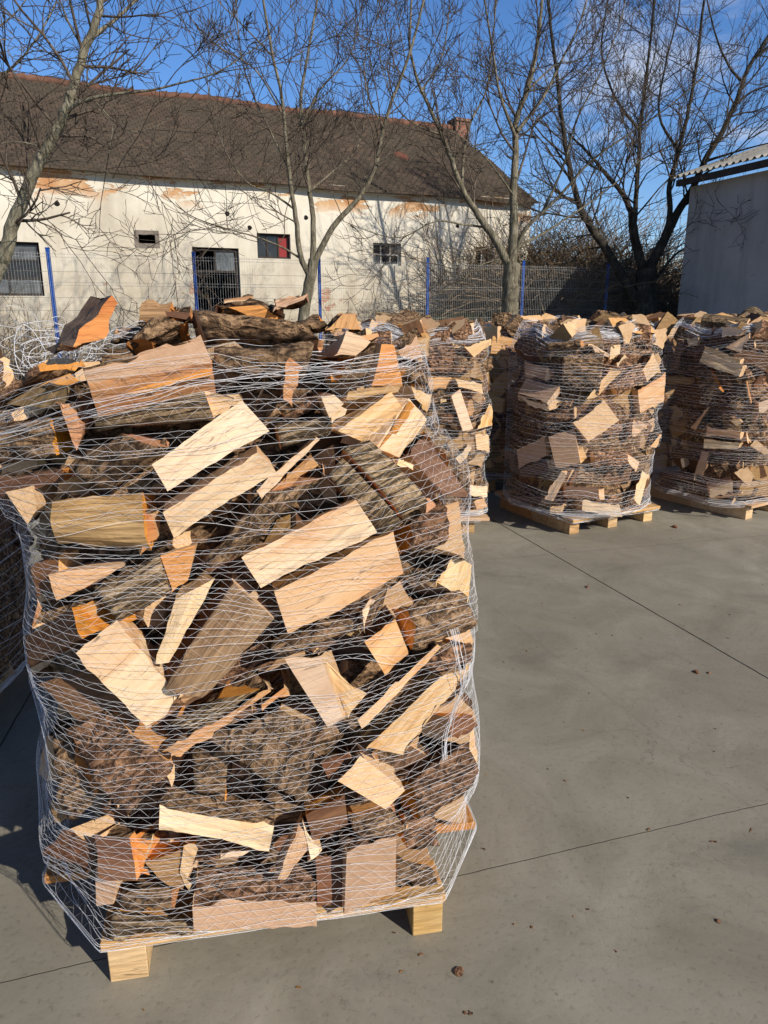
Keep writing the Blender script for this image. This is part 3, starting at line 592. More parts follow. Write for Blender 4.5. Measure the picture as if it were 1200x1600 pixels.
FILL = []          # logs packed inside the farther stacks, past the 300 that show largest
def heap(st, n, seed):
    r = random.Random(seed)
    for k in range(n):
        a = r.uniform(0, 6.283); q = math.sqrt(r.random()) * .42; k_ = r.choice([0, 1, 5, 2, 3, 4, 6, 7])
        Mt = Matrix.Translation((st.cx + q * math.cos(a), st.cy + q * math.sin(a), st.top - .06 + .06 * (1 - q / .42) + r.uniform(-.03, .03))) @ Matrix.Rotation(r.uniform(0, 6.28), 4, 'Z') @ Matrix.Rotation(r.gauss(0, .2), 4, 'Y') @ Matrix.Rotation(r.gauss(0, .3), 4, 'X')
        FILL.append((k_, Mt))
def core(st, th0, th1, nth, z0, z1, nz, dep, seed, kinds, labels):
    r = random.Random(seed); i = 0
    for a in range(nz):
        for b in range(nth):
            z = z0 + (z1 - z0) * (a + 0.5) / nz + r.uniform(-.02, .02)
            th = th0 + (th1 - th0) * (b + 0.5 + (0.5 if a % 2 else 0) * 0.8 + r.uniform(-.2, .2)) / nth
            tier = 'near the base' if a < nz * 0.34 else ('at mid height' if a < nz * 0.67 else 'near the top')
            tm = (th - th0) / (th1 - th0); side = 'left' if tm < 0.36 else ('front' if tm < 0.7 else 'right')
            k = r.choice(kinds)
            kn = 'bark-covered' if k in (0, 1, 4, 5) else ('brown split' if k in (3, 7) else 'pale split')
            place(st, th, z, dep + (r.uniform(-.02, .03) if st is FS else r.uniform(-.02, .03)), r.choice([r.uniform(-.5, .5), r.uniform(-.9, .9), r.uniform(-1.5, 1.5)]), k, labels % (kn, tier, side), 'inner logs of ' + st.name, r.uniform(-.15, .25))
            i += 1
core(FS, -1.6, 1.35, 9, 0.16, 1.40, 10, 0.15, 3, [0, 1, 5, 3, 7, 0], 'shadowed %s log deep inside the foreground stack, %s, %s side')
core(FS, 1.05, 2.3, 3, 0.17, 1.2, 8, 0.015, 6, [0, 5, 1, 3, 5, 2], 'netted %s log on the foreground stack\'s right flank, %s, %s part')
core(FS, -2.9, -1.6, 3, 0.16, 1.28, 8, 0.01, 4, [0, 1, 5, 7, 3], 'shadowed %s log on the foreground stack\'s left flank, %s, %s end')
for k_, (x, y, z, a) in enumerate([(-.55, 1.95, 1.42, .3), (-.3, 1.85, 1.44, 1.2), (-.35, 2.15, 1.46, 0.1), (-.6, 2.2, 1.42, 1.9), (-.1, 2.2, 1.40, .6), (-.15, 1.95, 1.40, 1.9), (-.75, 2.1, 1.38, 1.4)]):
    o = link('firewood_log', TM[k_ % 2]); o.location = (x, y, z + 0.05); o.rotation_euler = (0.1, 0.1, a); tag(o, 'bark log lying flat under the top layer of the foreground heap', 'log', 'inner logs of ' + FS.name)

# ------------------------------------------------------------------ pallets
def pallet(label, boards, stringers, M0):
    root = empty('wooden_pallet', M0[:3], M0[3])
    tag(root, label, 'pallet', 'wooden pallets under the firewood')
    for (x0, x1, y0, y1, z0, z1) in boards:
        m = MB(); m.box(x0, x1, y0, y1, z0, z1); m.build('deck_board', M['pallet'], root, 0.002)
    for (x0, x1, y0, y1, z0, z1) in stringers:
        m = MB(); m.box(x0, x1, y0, y1, z0, z1); m.build('stringer', M['pallet'], root, 0.002)
    return root
# the foreground pallet: local x along its front edge from the left front corner
fl = on_z(172, 1540); fr_ = on_z(692, 1460); ang = math.atan2(fr_.y - fl.y, fr_.x - fl.x); Wd = (fr_ - fl).length
pallet('pallet under the big foreground stack with its left foot nearest the viewer', [(-0.012, Wd + .005, 0.0, 0.13, 0.103, 0.128), (-0.20, Wd + 0.165, 0.255, 0.375, 0.103, 0.126), (-0.08, Wd + 0.06, 0.5, 0.62, 0.103, 0.126), (-0.12, Wd + 0.1, 0.75, 0.87, 0.103, 0.126), (-0.02, Wd, 0.135, 0.25, 0.103, 0.122)],
       [(0, 0.09, 0.008, 0.95, 0, 0.1), (Wd - 0.08, Wd, 0.008, 0.95, 0, 0.1), (Wd / 2 - .04, Wd / 2 + .04, 0.16, 0.95, 0, 0.1)], (fl.x, fl.y, 0, ang))
mP = Matrix.Translation((fl.x, fl.y, 0)) @ Matrix.Rotation(ang, 4, 'Z')
for q in [(-.012, 0, .1), (Wd, 0, .1), (-.20, .255, .12), (-.20, .375, .12), (Wd + .165, .255, .12), (Wd + .165, .375, .12), (-.12, .85, .12), (Wd + .1, .85, .12)]:
    v_ = mP @ Vector(q); FS.low.append((v_.x, v_.y))

# ------------------------------------------------------------------ netting
def hull2(P):
    P = sorted(set(P))
    if len(P) < 3: return P
    def half(P):
        h = []
        for p in P:
            while len(h) > 1 and (h[-1][0] - h[-2][0]) * (p[1] - h[-2][1]) - (h[-1][1] - h[-2][1]) * (p[0] - h[-2][0]) <= 0: h.pop()
            h.append(p)
        return h
    a = half(P); b = half(P[::-1]); return a[:-1] + b[:-1]
NTH = 144
def net_surface(st, z0, z1, dz=0.025, slack=0.05):
    A = np.array(st.pts); zs = np.arange(z0, z1 + 1e-6, dz); Rr = np.zeros((len(zs), NTH)); cx, cy = st.cx - (0.04 if st.lean else 0), st.cy
    ths = np.arange(NTH) * 2 * math.pi / NTH; dx, dy = np.cos(ths), np.sin(ths)
    for i, z in enumerate(zs):
        S = A[np.abs(A[:, 2] - z) < slack][:, :2]
        if z < 0.14 and st.low: S = np.array(st.low)
        cz, az = st.prof(z); ring = []
        for q in np.arange(40) * math.pi / 20:      # the heap itself, just inside its outermost logs
            c_, s_ = math.cos(q), math.sin(q); k = (0.84 if z < 0.14 else 0.93) / (abs(c_ / az) ** st.n + abs(s_ / st.b) ** st.n) ** (1 / st.n)
            e_ = st.ex * (c_ * k) + st.ey * (s_ * k); ring.append((cz + e_.x, st.cy + e_.y))
        S = np.vstack([S, ring])
        S = np.round(S, 3)
        H = np.array(hull2([tuple(p) for p in S])) if len(S) > 2 else None
        if H is None or len(H) < 3: Rr[i] = Rr[i - 1]; continue
        H = H - np.array([cx, cy]); Hn = np.roll(H, -1, 0); e = Hn - H; cr = H[:, 0] * e[:, 1] - H[:, 1] * e[:, 0]
        for j in range(NTH):
            den = dx[j] * e[:, 1] - dy[j] * e[:, 0]
            with np.errstate(divide='ignore', invalid='ignore'): t = cr / den
            t[~(den > 1e-9)] = 1e9
            Rr[i, j] = t.min()
    # the net follows the heap loosely: average over height, pulled slightly in between the logs
    K = np.array([1, 2, 3, 2, 1.]); K /= K.sum()
    pad = np.vstack([Rr[:1]] * 2 + [Rr] + [Rr[-1:]] * 2)
    sm = sum(K[k] * pad[k:k + len(zs)] for k in range(5))
    sm = np.maximum(sm, Rr * 0.995); lowr = zs < 0.165; sm[lowr] = Rr[lowr]; Rr = sm + 0.003
    def radius(th, z):
        fi = np.clip((z - z0) / dz, 0, len(zs) - 1.001); i = fi.astype(int); fz = fi - i
        fj = (th / (2 * math.pi) * NTH) % NTH; j = fj.astype(int) % NTH; ft = fj - np.floor(fj); j2 = (j + 1) % NTH
        return (Rr[i, j] * (1 - ft) + Rr[i, j2] * ft) * (1 - fz) + (Rr[i + 1, j] * (1 - ft) + Rr[i + 1, j2] * ft) * fz
    return radius, cx, cy
def smooth_noise(r, n, period, amp):
    k = max(4, int(n / period) + 2); v = np.array([r.uniform(-1, 1) for _ in range(k)])
    x = np.linspace(0, k - 2, n); i = x.astype(int); f = x - i; f = f * f * (3 - 2 * f)
    return amp * (v[i] * (1 - f) + v[np.minimum(i + 1, k - 1)] * f)
def wrap_net(st, label, z0, z1, turns, strands, r_main, r_zig, seg, zig_pitch, seed, tag_group, thA=0.0, thB=2 * math.pi, extra=None, band=0.46, droop=0.0, shoulder=0.16):
    r = random.Random(seed); rad, cx, cy = net_surface(st, z0, z1); T = Tubes(); rr = 0.6
    def P(th, z, off=0.0):
        f = np.clip((z - z0) / (z1 - z0), 0, 1)
        if droop: z = z - droop * f ** 4 * np.clip(np.cos(th - 3.35), 0, 1) ** 2
        R_ = (rad(th, z) + off) * (1 - shoulder * np.clip((f - 0.78) / 0.22, 0, 1) ** 2)
        if shoulder: z = z - 0.06 * f ** 6 * (1 + np.sin(th * 3 + seed) + 0.6 * np.sin(th * 7.3 + 2 * seed)) * 0.5
        return np.stack([cx + R_ * np.cos(th), cy + R_ * np.sin(th), z], axis=1)
    span = thB - thA; H = z1 - z0
    for t in range(turns):
        zc0 = z0 + H * (t + 0.5) / turns + r.uniform(-.012, .012)
        slope = r.uniform(-.022, .022) if t else 0.0
        bw = band * H / turns * 2 * r.uniform(.75, 1.2)
        n = int(seg * span / (2 * math.pi)); th = np.linspace(thA, thB, n); layer = 0.0015 * (t % 3)
        w1 = smooth_noise(r, n, 22, 0.014); w2 = smooth_noise(r, n, 9, 0.3)
        zz = []
        for s in range(strands):
            v = (s / (strands - 1) - 0.5) + r.uniform(-.25, .25) / strands
            pinch = 1 + w2 * (0.7 + 0.3 * abs(v))
            z = zc0 + slope * np.sin(th - 4.3 + t) + w1 + v * bw * pinch + smooth_noise(r, n, 6, 0.003) + np.array([r.uniform(-1, 1) for _ in range(n)]) * 0.0007
            z = np.clip(z, z0 + 0.002 * s, z1 - 0.002 * (strands - s)); zz.append(z)
            T.add(P(th, z, layer), r_main * r.uniform(.6, 1.25), 3)
        for s in range(strands - 1):
            m = int(span * rr / zig_pitch); tt = np.linspace(thA, thB, m) + np.array([r.uniform(-.3, .3) for _ in range(m)]) * span / m
            a = np.interp(tt, th, zz[s]); b = np.interp(tt, th, zz[s + 1])
            alt = (np.arange(m) + r.randrange(2)) % 2
            z = np.where(alt == 0, a, b)
            if r.random() < 0.85: T.add(P(tt, z, layer + 0.0007), r_zig * r.uniform(.7, 1.2), 3)
    if extra: extra(T, P, r)
    o = T.build('pallet_net', M['net']); tag(o, label, 'net', tag_group); return o
def front_extra(T, P, r):
    # bunched ropes of net around the upper rim
    for k in range(9):
        n = 160; th = np.linspace(2.9, 6.9, n)
        zb = 1.445 + 0.045 * np.sin(th * 1.3 + 0.4) + r.gauss(0, 0.022)
        z = np.clip(zb + smooth_noise(r, n, 18, 0.014) + smooth_noise(r, n, 5, 0.004), 1.2, 1.515)
        T.add(P(th, z, r.uniform(0.0, 0.006)), 0.0005 * r.uniform(.6, 1.3), 3)
    for k in range(12):          # strands slung across the open top
        n = 60; a = r.uniform(3.0, 4.4); b = a + r.uniform(1.2, 2.6)
        p0 = P(np.array([a]), np.array([1.49]))[0]; p1 = P(np.array([b]), np.array([1.49]))[0]
        u = np.linspace(0, 1, n)[:, None]; q = p0 * (1 - u) + p1 * u
        q[:, 2] += 0.055 * np.sin(u[:, 0] * math.pi) + smooth_noise(r, n, 12, 0.02) + smooth_noise(r, n, 4, 0.006); q[:, 1] += smooth_noise(r, n, 14, 0.05)
        T.add(q, 0.0007 * r.uniform(.7, 1.3), 3)
    # loose tangle of net ends at the upper left corner
    C = at_y(62, 545, 1.82)
    for k in range(22):
        n = 40; a0 = r.uniform(0, 6.28); tt = np.linspace(0, r.uniform(2.5, 6.5), n); rx = r.uniform(.03, .11); rz = r.uniform(.02, .075)
        q = np.stack([C.x + 0.02 * r.gauss(0, 1) + rx * np.cos(tt + a0) + 0.025 * tt * r.uniform(-.5, 1.0), C.y + r.gauss(0, .05) + smooth_noise(r, n, 8, .05),
                      C.z - 0.01 + r.gauss(0, .018) + rz * np.sin(tt + a0) + smooth_noise(r, n, 8, .015)], axis=1)
        T.add(q, 0.0007 * r.uniform(.6, 1.5), 3)
    for k in range(16):          # tail running from the tangle across the top
        n = 50; u = np.linspace(0, 1, n); A_ = at_y(70 + r.uniform(-25, 25), 540 + r.uniform(-25, 25), 1.8); B_ = at_y(r.choice([175, 200, 230, 260]), 515 + r.uniform(-8, 18), 1.85)
        q = np.array(A_)[None] * (1 - u[:, None]) + np.array(B_)[None] * u[:, None]
        q[:, 2] += smooth_noise(r, n, 14, .02) + smooth_noise(r, n, 5, .006); q[:, 1] += smooth_noise(r, n, 14, .05)
        T.add(q, 0.0006 * r.uniform(.7, 1.4), 3)
    # bunched hem at the base
    for k in range(6):
        n = 170; th = np.linspace(2.9, 6.6, n); z = np.clip(0.124 + r.gauss(0, .010) + smooth_noise(r, n, 12, .008), 0.106, .2)
        T.add(P(th, z, r.uniform(0, .004)), 0.0005 * r.uniform(.7, 1.3), 3)
    # the twisted hem seam running down the right edge
    for k in range(9):
        n = 50; u = np.linspace(0, 1, n); th = np.full(n, 5.66) + 0.05 * np.sin(u * 3) + r.gauss(0, .013) + smooth_noise(r, n, 9, .012); z = 0.86 - u * 0.36
        T.add(P(th, z, 0.003 + r.uniform(0, .003)), 0.0006, 3)
wrap_net(FS, 'white stretch net wrapped round the big foreground stack with tangled ends at top left', 0.104, 1.515, 8, 11, 0.00041, 0.00027, 230, 0.024, 5, 'white nets around the firewood stacks', extra=front_extra, droop=0.16, shoulder=0.0)

# ------------------------------------------------------------------ the other stacks
NETG = 'white nets around the firewood stacks'
def extra_far(top, n_rope=22, tang=None, lo=3.0, hi=6.6):
    def fn(T, P, r):
        for k in range(n_rope):
            n = 110; th = np.linspace(lo, hi, n); z = np.clip(top - 0.05 + r.gauss(0, .025) + smooth_noise(r, n, 14, .02) + smooth_noise(r, n, 4, .005), 1.0, top)
            T.add(P(th, z, r.uniform(0, .01)), 0.0012 * r.uniform(.6, 1.3), 3)
            th = np.linspace(lo, hi, n); z = np.clip(0.15 + r.gauss(0, .02) + smooth_noise(r, n, 14, .02), 0.1, .3)
            if k % 2: T.add(P(th, z, r.uniform(0, .006)), 0.0011 * r.uniform(.6, 1.3), 3)
        for (x, y, Y, sx, sz, m) in (tang or []):
            C = at_y(x, y, Y)
            for k in range(m):
                n = 34; a0 = r.uniform(0, 6.28); tt = np.linspace(0, r.uniform(2, 6), n); u = r.uniform(.3, 1)
                q = np.stack([C.x + r.gauss(0, .3 * sx) + u * sx * np.cos(tt + a0), C.y + r.gauss(0, .08) + smooth_noise(r, n, 8, .08), C.z + r.gauss(0, .25 * sz) + u * sz * np.sin(tt + a0) + smooth_noise(r, n, 6, .012)], axis=1)
                T.add(q, 0.0016 * r.uniform(.6, 1.3), 3)
    return fn
def far_pallet(label, st, w, d, over):
    h = w / 2
    return pallet(label, [(-h - over, h + over, -d / 2 + k * d / 4 - .055, -d / 2 + k * d / 4 + .055, .105, .128) for k in range(5)],
                  [(-h + .0, -h + .09, -d / 2, d / 2, 0, .1), (-.04, .05, -d / 2, d / 2, 0, .1), (h - .09, h, -d / 2, d / 2, 0, .1)], (st.cx, st.cy, 0, st.rot))
def pall_pts(st, w, d, over):
    for sx in (-1, 1):
        for sy in (-1, 1):
            q = Vector((st.cx, st.cy, 0)) + st.ex * sx * (w / 2 + over) + st.ey * sy * (d / 2 + .055)
            st.low.append((q.x, q.y))

# middle stack, seen corner-on in the yard
MS = Stack('the middle stack', 1.52, 5.72, 0.56, 0.53, 27, 1.5, 2.8)
def zm(*v): return [760 + a / 4 if i % 2 == 0 else 480 + a / 4 for i, a in enumerate(v)]
for d in [
    ('box-shaped pale block jutting out at the upper left of the middle stack', zm(195, 548, 375, 602, 405, 660, 200, 590), 'PTBEEB', -0.04, 0.24, dict(taper=1, ext=(17, -24), pit=-8)),
    ('tan sawn top of the box-shaped block on the middle stack', zm(250, 440, 462, 488, 374, 602, 192, 545), 'TBBPPB', -0.045, 0.05, dict(taper=1, pit=35)),
    ('tan log end with a pointed tip above the box-shaped block', zm(240, 325, 380, 370, 365, 470, 240, 430), 'TBBEEB', 0.0, 0.24, {}),
    ('tiny cream triangle over the box-shaped block', zm(376, 372, 382, 372, 396, 466, 362, 464), 'PBBEEB', -0.02, 0.1, {}),
    ('brown barked log lying at the top of the middle stack', zm(370, 215, 590, 195, 600, 260, 400, 290), 'BBBOOB', 0.02, 0.2, dict(bulge=.04)),
    ('large dark bark log under the top net of the middle stack', zm(480, 300, 740, 265, 700, 560, 470, 480), 'BBBOOB', 0.02, 0.2, dict(bulge=.05)),
    ('cream log leaning in the upper centre of the middle stack', zm(650, 215, 770, 290, 800, 330, 690, 300), 'SBBEEB', 0.02, 0.18, {}),
    ('narrow cream upright at the top centre of the middle stack', zm(780, 225, 840, 225, 835, 300, 770, 345), 'PBBEEB', 0.0, 0.16, {}),
    ('pale split fanning up to the right in the middle stack', zm(612, 578, 760, 400, 835, 400, 700, 560), 'SBOEEB', -0.01, 0.16, {}),
    ('short cream stick above the fanning split', zm(812, 345, 862, 295, 875, 310, 820, 378), 'PBBEEB', -0.01, 0.12, {}),
    ('brown log right of the fanning split in the middle stack', zm(780, 470, 960, 340, 1000, 460, 830, 560), 'RBOEEB', 0.01, 0.16, dict(bulge=.02)),
    ('large cream face high on the right edge of the middle stack', zm(975, 380, 1040, 280, 1085, 390, 1010, 475), 'PBBEEB', -0.02, 0.24, dict(taper=.9)),
    ('wide cream face below the high one on the right edge of the middle stack', zm(945, 512, 1120, 405, 1108, 585, 962, 665), 'PBOEEB', -0.015, 0.24, dict(taper=.9)),
    ('sawn rectangle tilted like a diamond in the centre of the middle stack', zm(540, 720, 736, 580, 836, 718, 645, 850), 'EBBEEB', -0.04, 0.24, dict(taper=.95)),
    ('tan square end left of the diamond in the middle stack', zm(385, 800, 545, 745, 590, 985, 435, 1012), 'TBBEEB', -0.03, 0.24, dict(taper=.95)),
    ('tan flank of the square end in the middle stack', zm(560, 870, 600, 870, 632, 950, 590, 985), 'SBBEEB', 0.0, 0.2, {}),
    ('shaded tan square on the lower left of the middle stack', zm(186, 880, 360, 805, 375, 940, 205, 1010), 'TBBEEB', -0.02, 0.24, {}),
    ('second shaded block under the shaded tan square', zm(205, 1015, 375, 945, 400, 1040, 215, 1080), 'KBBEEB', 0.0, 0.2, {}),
    ('brown log under the jutting box-shaped block', zm(370, 660, 550, 615, 550, 700, 370, 745), 'RBOEEB', 0.0, 0.18, dict(bulge=.02)),
    ('slim pale log leaning low in the middle stack', zm(352, 1195, 460, 1018, 498, 1045, 420, 1215), 'SBOEEB', -0.03, 0.12, {}),
    ('wide brown log crossing the middle stack at mid height', zm(665, 890, 880, 890, 880, 1000, 670, 1010), 'RBBEEB', 0.01, 0.18, dict(bulge=.03)),
    ('orange-tipped triangular split right of the crossing brown log', zm(868, 905, 960, 965, 930, 1030, 900, 1000), 'SOBEEB', -0.01, 0.14, {}),
    ('slanting cream log at the lower right of the middle stack', zm(912, 1190, 965, 1018, 1014, 1050, 955, 1240), 'PBOEEB', -0.03, 0.14, {}),
    ('pale split on the right edge of the middle stack at mid height', zm(1015, 870, 1080, 800, 1100, 790, 1060, 880), 'SBBEEB', 0.0, 0.2, {}),
    ('small pale triangles of split wood right of the diamond', zm(920, 690, 1025, 725, 920, 815, 905, 800), 'SBBEEB', 0.0, 0.16, {}),
    ('cream log lying level on the front deck of the middle stack', zm(600, 1200, 830, 1230, 850, 1310, 600, 1275), 'PBOEEB', -0.06, 0.16, dict(taper=.8)),
    ('cream stub at the front left deck of the middle stack', zm(398, 1240, 480, 1225, 460, 1300, 398, 1305), 'PBBEEB', -0.05, 0.2, {}),
    ('shaded log lying on the left deck of the middle stack', zm(155, 1185, 345, 1190, 348, 1240, 155, 1232), 'KSBPOB', -0.03, 0.2, {}),
    ('brown log near the base of the middle stack', zm(485, 1110, 700, 1115, 700, 1210, 490, 1200), 'KBBEEB', 0.02, 0.2, {}),
    ('short cream splinter at the base centre of the middle stack', zm(700, 1125, 735, 1125, 738, 1205, 708, 1210), 'PBBEEB', 0.0, 0.1, {}),
    ('slab with bright orange end on the back rim of the middle stack', zm(680, 130, 810, 160, 820, 205, 770, 205), 'OBBEEB', 0, 0.16, dict(Y=6.0)),
    ('brown slab beside the bright orange end on the middle stack', zm(470, 140, 690, 125, 760, 205, 560, 175), 'BBBOOB', 0, 0.2, dict(Y=6.02, bulge=.03)),
    ]:
    MS.face(d[0], d[1], d[2], d[3], d[4], **d[5])
core(MS, -1.9, 1.7, 12, 0.17, 1.40, 11, 0.10, 11, [0, 1, 5, 3, 0, 7, 5, 1], 'netted %s log inside the middle stack, %s, %s side')
pall_pts(MS, .82, .86, .02)
far_pallet('pallet under the middle stack, turned corner-on to the viewer', MS, .82, .86, .02)
wrap_net(MS, 'white net tightly wrapped round the middle stack', 0.1, 1.5, 6, 9, 0.00085, 0.00045, 150, 0.035, 8, NETG, thA=2.5, thB=6.9, extra=extra_far(1.5, tang=[(885, 505, 6.2, .13, .04, 40)]))

# stack straight behind the foreground one
BS = Stack('the stack behind the foreground stack', 0.17, 5.62, 0.62, 0.52, 4, 1.5, 3.6)
def zb(*v): return [560 + a / 4.104 if i % 2 == 0 else 470 + a / 4.104 for i, a in enumerate(v)]
for d in [
    ('cream end at the top right corner of the stack behind', zb(675, 290, 850, 240, 855, 290, 745, 365), 'PBBEEB', -0.01, 0.22, {}),
    ('long cream log leaning upright in the stack behind', zb(590, 595, 650, 560, 735, 820, 670, 835), 'PBOEEB', -0.03, 0.12, {}),
    ('cream log lying above the upright one in the stack behind', zb(620, 490, 790, 520, 800, 595, 640, 545), 'SBOEEB', -0.02, 0.14, {}),
    ('pale split at the right edge of the stack behind, leaning right', zb(750, 825, 840, 655, 860, 680, 855, 800), 'SBKEEB', 0.0, 0.16, {}),
    ('cream square end at the right edge of the stack behind', zb(750, 855, 835, 850, 840, 975, 760, 965), 'EBBEEB', -0.01, 0.22, {}),
    ('slanting cream log low in the stack behind', zb(620, 1005, 700, 920, 735, 950, 660, 1060), 'PBBEEB', -0.02, 0.14, {}),
    ('cream block near the base of the stack behind', zb(715, 1170, 830, 1180, 825, 1255, 715, 1245), 'PBOEEB', -0.04, 0.16, {}),
    ('orange wedge over the pallet of the stack behind', zb(740, 1290, 790, 1255, 830, 1320, 760, 1340), 'SBOEEB', -0.02, 0.16, {}),
    ('brown log across the upper part of the stack behind', zb(430, 420, 700, 400, 700, 470, 440, 480), 'RBBEEB', 0.02, 0.18, dict(bulge=.03)),
    ('tan log face beside the upright cream one in the stack behind', zb(440, 480, 600, 480, 560, 560, 460, 580), 'SBBEEB', 0.02, 0.18, {}),
    ('brown log in the middle of the stack behind', zb(520, 720, 640, 700, 650, 800, 530, 800), 'RBBEEB', 0.02, 0.18, dict(bulge=.03)),
    ('small cream chip in the stack behind', zb(525, 625, 555, 615, 570, 655, 530, 670), 'PBBEEB', -0.02, 0.1, {}),
    ('flaking bark plates piled on top of the stack behind', zb(120, 150, 440, 80, 480, 130, 200, 180), 'BBBRRB', 0, 0.3, dict(Y=5.6, bulge=.03, ragged=.02, pit=20)),
    ('second flaking bark plate on top of the stack behind', zb(420, 120, 540, 120, 580, 170, 420, 175), 'BBBRRB', 0, 0.3, dict(Y=5.7, bulge=.02, ragged=.02, pit=20)),
    ('small reddish bark bit at the top right of the stack behind', zb(650, 195, 700, 180, 715, 215, 660, 220), 'RBBOOB', 0, 0.2, dict(Y=5.6)),
    ]:
    BS.face(d[0], d[1], d[2], d[3], d[4], **d[5])
core(BS, -0.1, 1.9, 8, 0.17, 1.40, 11, 0.085, 21, [0, 1, 5, 3, 0, 7, 5, 1], 'netted %s log in the stack behind the foreground one, %s, %s side')
core(BS, -2.2, -0.1, 7, 0.17, 1.40, 11, 0.06, 22, [0, 1, 5], 'netted %s log at the far top of the stack behind the foreground one, %s, %s side')
pall_pts(BS, .92, .92, .04)
far_pallet('pallet under the stack directly behind the foreground stack', BS, .92, .92, .1)
wrap_net(BS, 'white net on the stack directly behind the foreground stack', 0.1, 1.5, 6, 9, 0.00085, 0.00045, 150, 0.035, 18, NETG, thA=3.0, thB=6.9, extra=extra_far(1.5, 26))

# right-hand stack, cut by the picture's edge
RS = Stack('the right stack', 2.93, 6.15, 0.60, 0.55, 33, 1.52, 3.4)
def zr(*v): return [1000 + a / 4.57 if i % 2 == 0 else 480 + a / 4.57 for i, a in enumerate(v)]
for d in [
    ('upper half of the pale plank pair high on the right stack', zr(465, 265, 720, 365, 712, 402, 460, 308), 'SBKEEB', -0.03, 0.14, dict(taper=.9)),
    ('lower half of the pale plank pair high on the right stack', zr(455, 312, 735, 412, 705, 498, 424, 390), 'PKOEEB', -0.035, 0.14, dict(taper=.9)),
    ('cream end at the very top of the right stack', zr(585, 125, 760, 150, 700, 215, 585, 220), 'PBBEEB', -0.01, 0.22, {}),
    ('cream split leaning beneath the top end of the right stack', zr(590, 280, 780, 180, 780, 230, 720, 325), 'SBBEEB', 0.0, 0.18, {}),
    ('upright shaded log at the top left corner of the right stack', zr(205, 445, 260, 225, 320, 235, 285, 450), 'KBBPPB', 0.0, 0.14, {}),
    ('cream top of a log at the left corner of the right stack', zr(330, 215, 420, 205, 405, 290, 350, 290), 'PBBEEB', 0.0, 0.16, {}),
    ('shaded level log with a bright round end on the right stack', zr(195, 475, 362, 488, 368, 560, 195, 560), 'DBBPOB', 0.0, 0.2, dict(taper=.9, bulge=.02)),
    ('scaly bark log on the upper corner of the right stack', zr(385, 450, 500, 430, 600, 620, 480, 670), 'BBBOOB', 0.01, 0.18, dict(bulge=.05)),
    ('round bark log under net at the right of the right stack', zr(620, 620, 760, 520, 800, 700, 680, 780), 'BBBOOB', 0.02, 0.2, dict(bulge=.05)),
    ('slanting tan log at the corner of the right stack', zr(360, 860, 480, 710, 500, 720, 400, 880), 'SKBEEB', -0.01, 0.16, {}),
    ('cream log lying level at mid height on the right stack', zr(480, 840, 720, 880, 715, 940, 470, 920), 'SBOEEB', -0.02, 0.16, {}),
    ('second level cream log at mid height on the right stack', zr(460, 935, 720, 960, 700, 1010, 455, 1005), 'PBOEEB', -0.02, 0.16, {}),
    ('cream block right of centre on the right stack', zr(625, 795, 700, 790, 740, 830, 700, 855), 'PBBEEB', -0.01, 0.16, {}),
    ('tilted tan square low on the right stack', zr(660, 1170, 760, 1130, 825, 1220, 780, 1285), 'EBBEEB', -0.02, 0.2, {}),
    ('cream block at the right picture edge, right stack', zr(845, 670, 915, 645, 930, 740, 850, 755), 'PBBEEB', -0.01, 0.2, {}),
    ('cream split at the lower right picture edge, right stack', zr(775, 980, 830, 945, 940, 1040, 900, 1060), 'SBBEEB', -0.01, 0.16, {}),
    ('upright tan log low at the corner of the right stack', zr(385, 1190, 440, 1030, 505, 1040, 460, 1200), 'TKBEEB', 0.0, 0.16, {}),
    ('thin cream sliver in the shaded flank of the right stack', zr(290, 1075, 310, 1065, 325, 1155, 305, 1160), 'PBBEEB', -0.01, 0.1, {}),
    ('box-shaped log end resting on the deck of the right stack', zr(497, 1300, 662, 1245, 662, 1325, 500, 1365), 'PTBEEB', -0.06, 0.18, dict(taper=1, ext=(-14, -10))),
    ('flat bark-edged slab on the deck of the right stack', zr(520, 1355, 720, 1310, 730, 1350, 540, 1378), 'OBREEB', -0.03, 0.2, {}),
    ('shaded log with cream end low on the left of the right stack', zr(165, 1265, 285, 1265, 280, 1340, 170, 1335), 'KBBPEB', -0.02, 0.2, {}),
    ('brown log with curved back low on the left of the right stack', zr(170, 1170, 390, 1185, 395, 1245, 170, 1235), 'KDBEEB', -0.01, 0.2, dict(bulge=.02)),
    ('orange-brown log end on top of the right stack', zr(350, 130, 400, 70, 475, 75, 455, 125), 'DBBOOB', 0, 0.2, dict(Y=6.4)),
    ('small orange block at the top back of the right stack', zr(725, 78, 832, 72, 832, 102, 735, 108), 'SBBEEB', 0, 0.16, dict(Y=6.5)),
    ('dark bark log behind the small orange block', zr(560, 100, 725, 85, 735, 115, 560, 122), 'BBBOOB', 0, 0.2, dict(Y=6.52, bulge=.02)),
    ]:
    RS.face(d[0], d[1], d[2], d[3], d[4], **d[5])
core(RS, -1.9, 1.1, 11, 0.17, 1.42, 11, 0.095, 31, [0, 1, 5, 3, 0, 7, 5, 1], 'netted %s log inside the right stack, %s, %s side')
pall_pts(RS, .9, .92, .03)
far_pallet('pallet under the right-hand stack at the picture edge', RS, .86, .9, .03)
wrap_net(RS, 'white net on the right-hand stack at the picture edge', 0.16, 1.52, 6, 9, 0.00085, 0.00045, 150, 0.035, 28, NETG, thA=2.5, thB=6.6, extra=extra_far(1.52, 22, lo=2.6, hi=6.4))

BACK = []
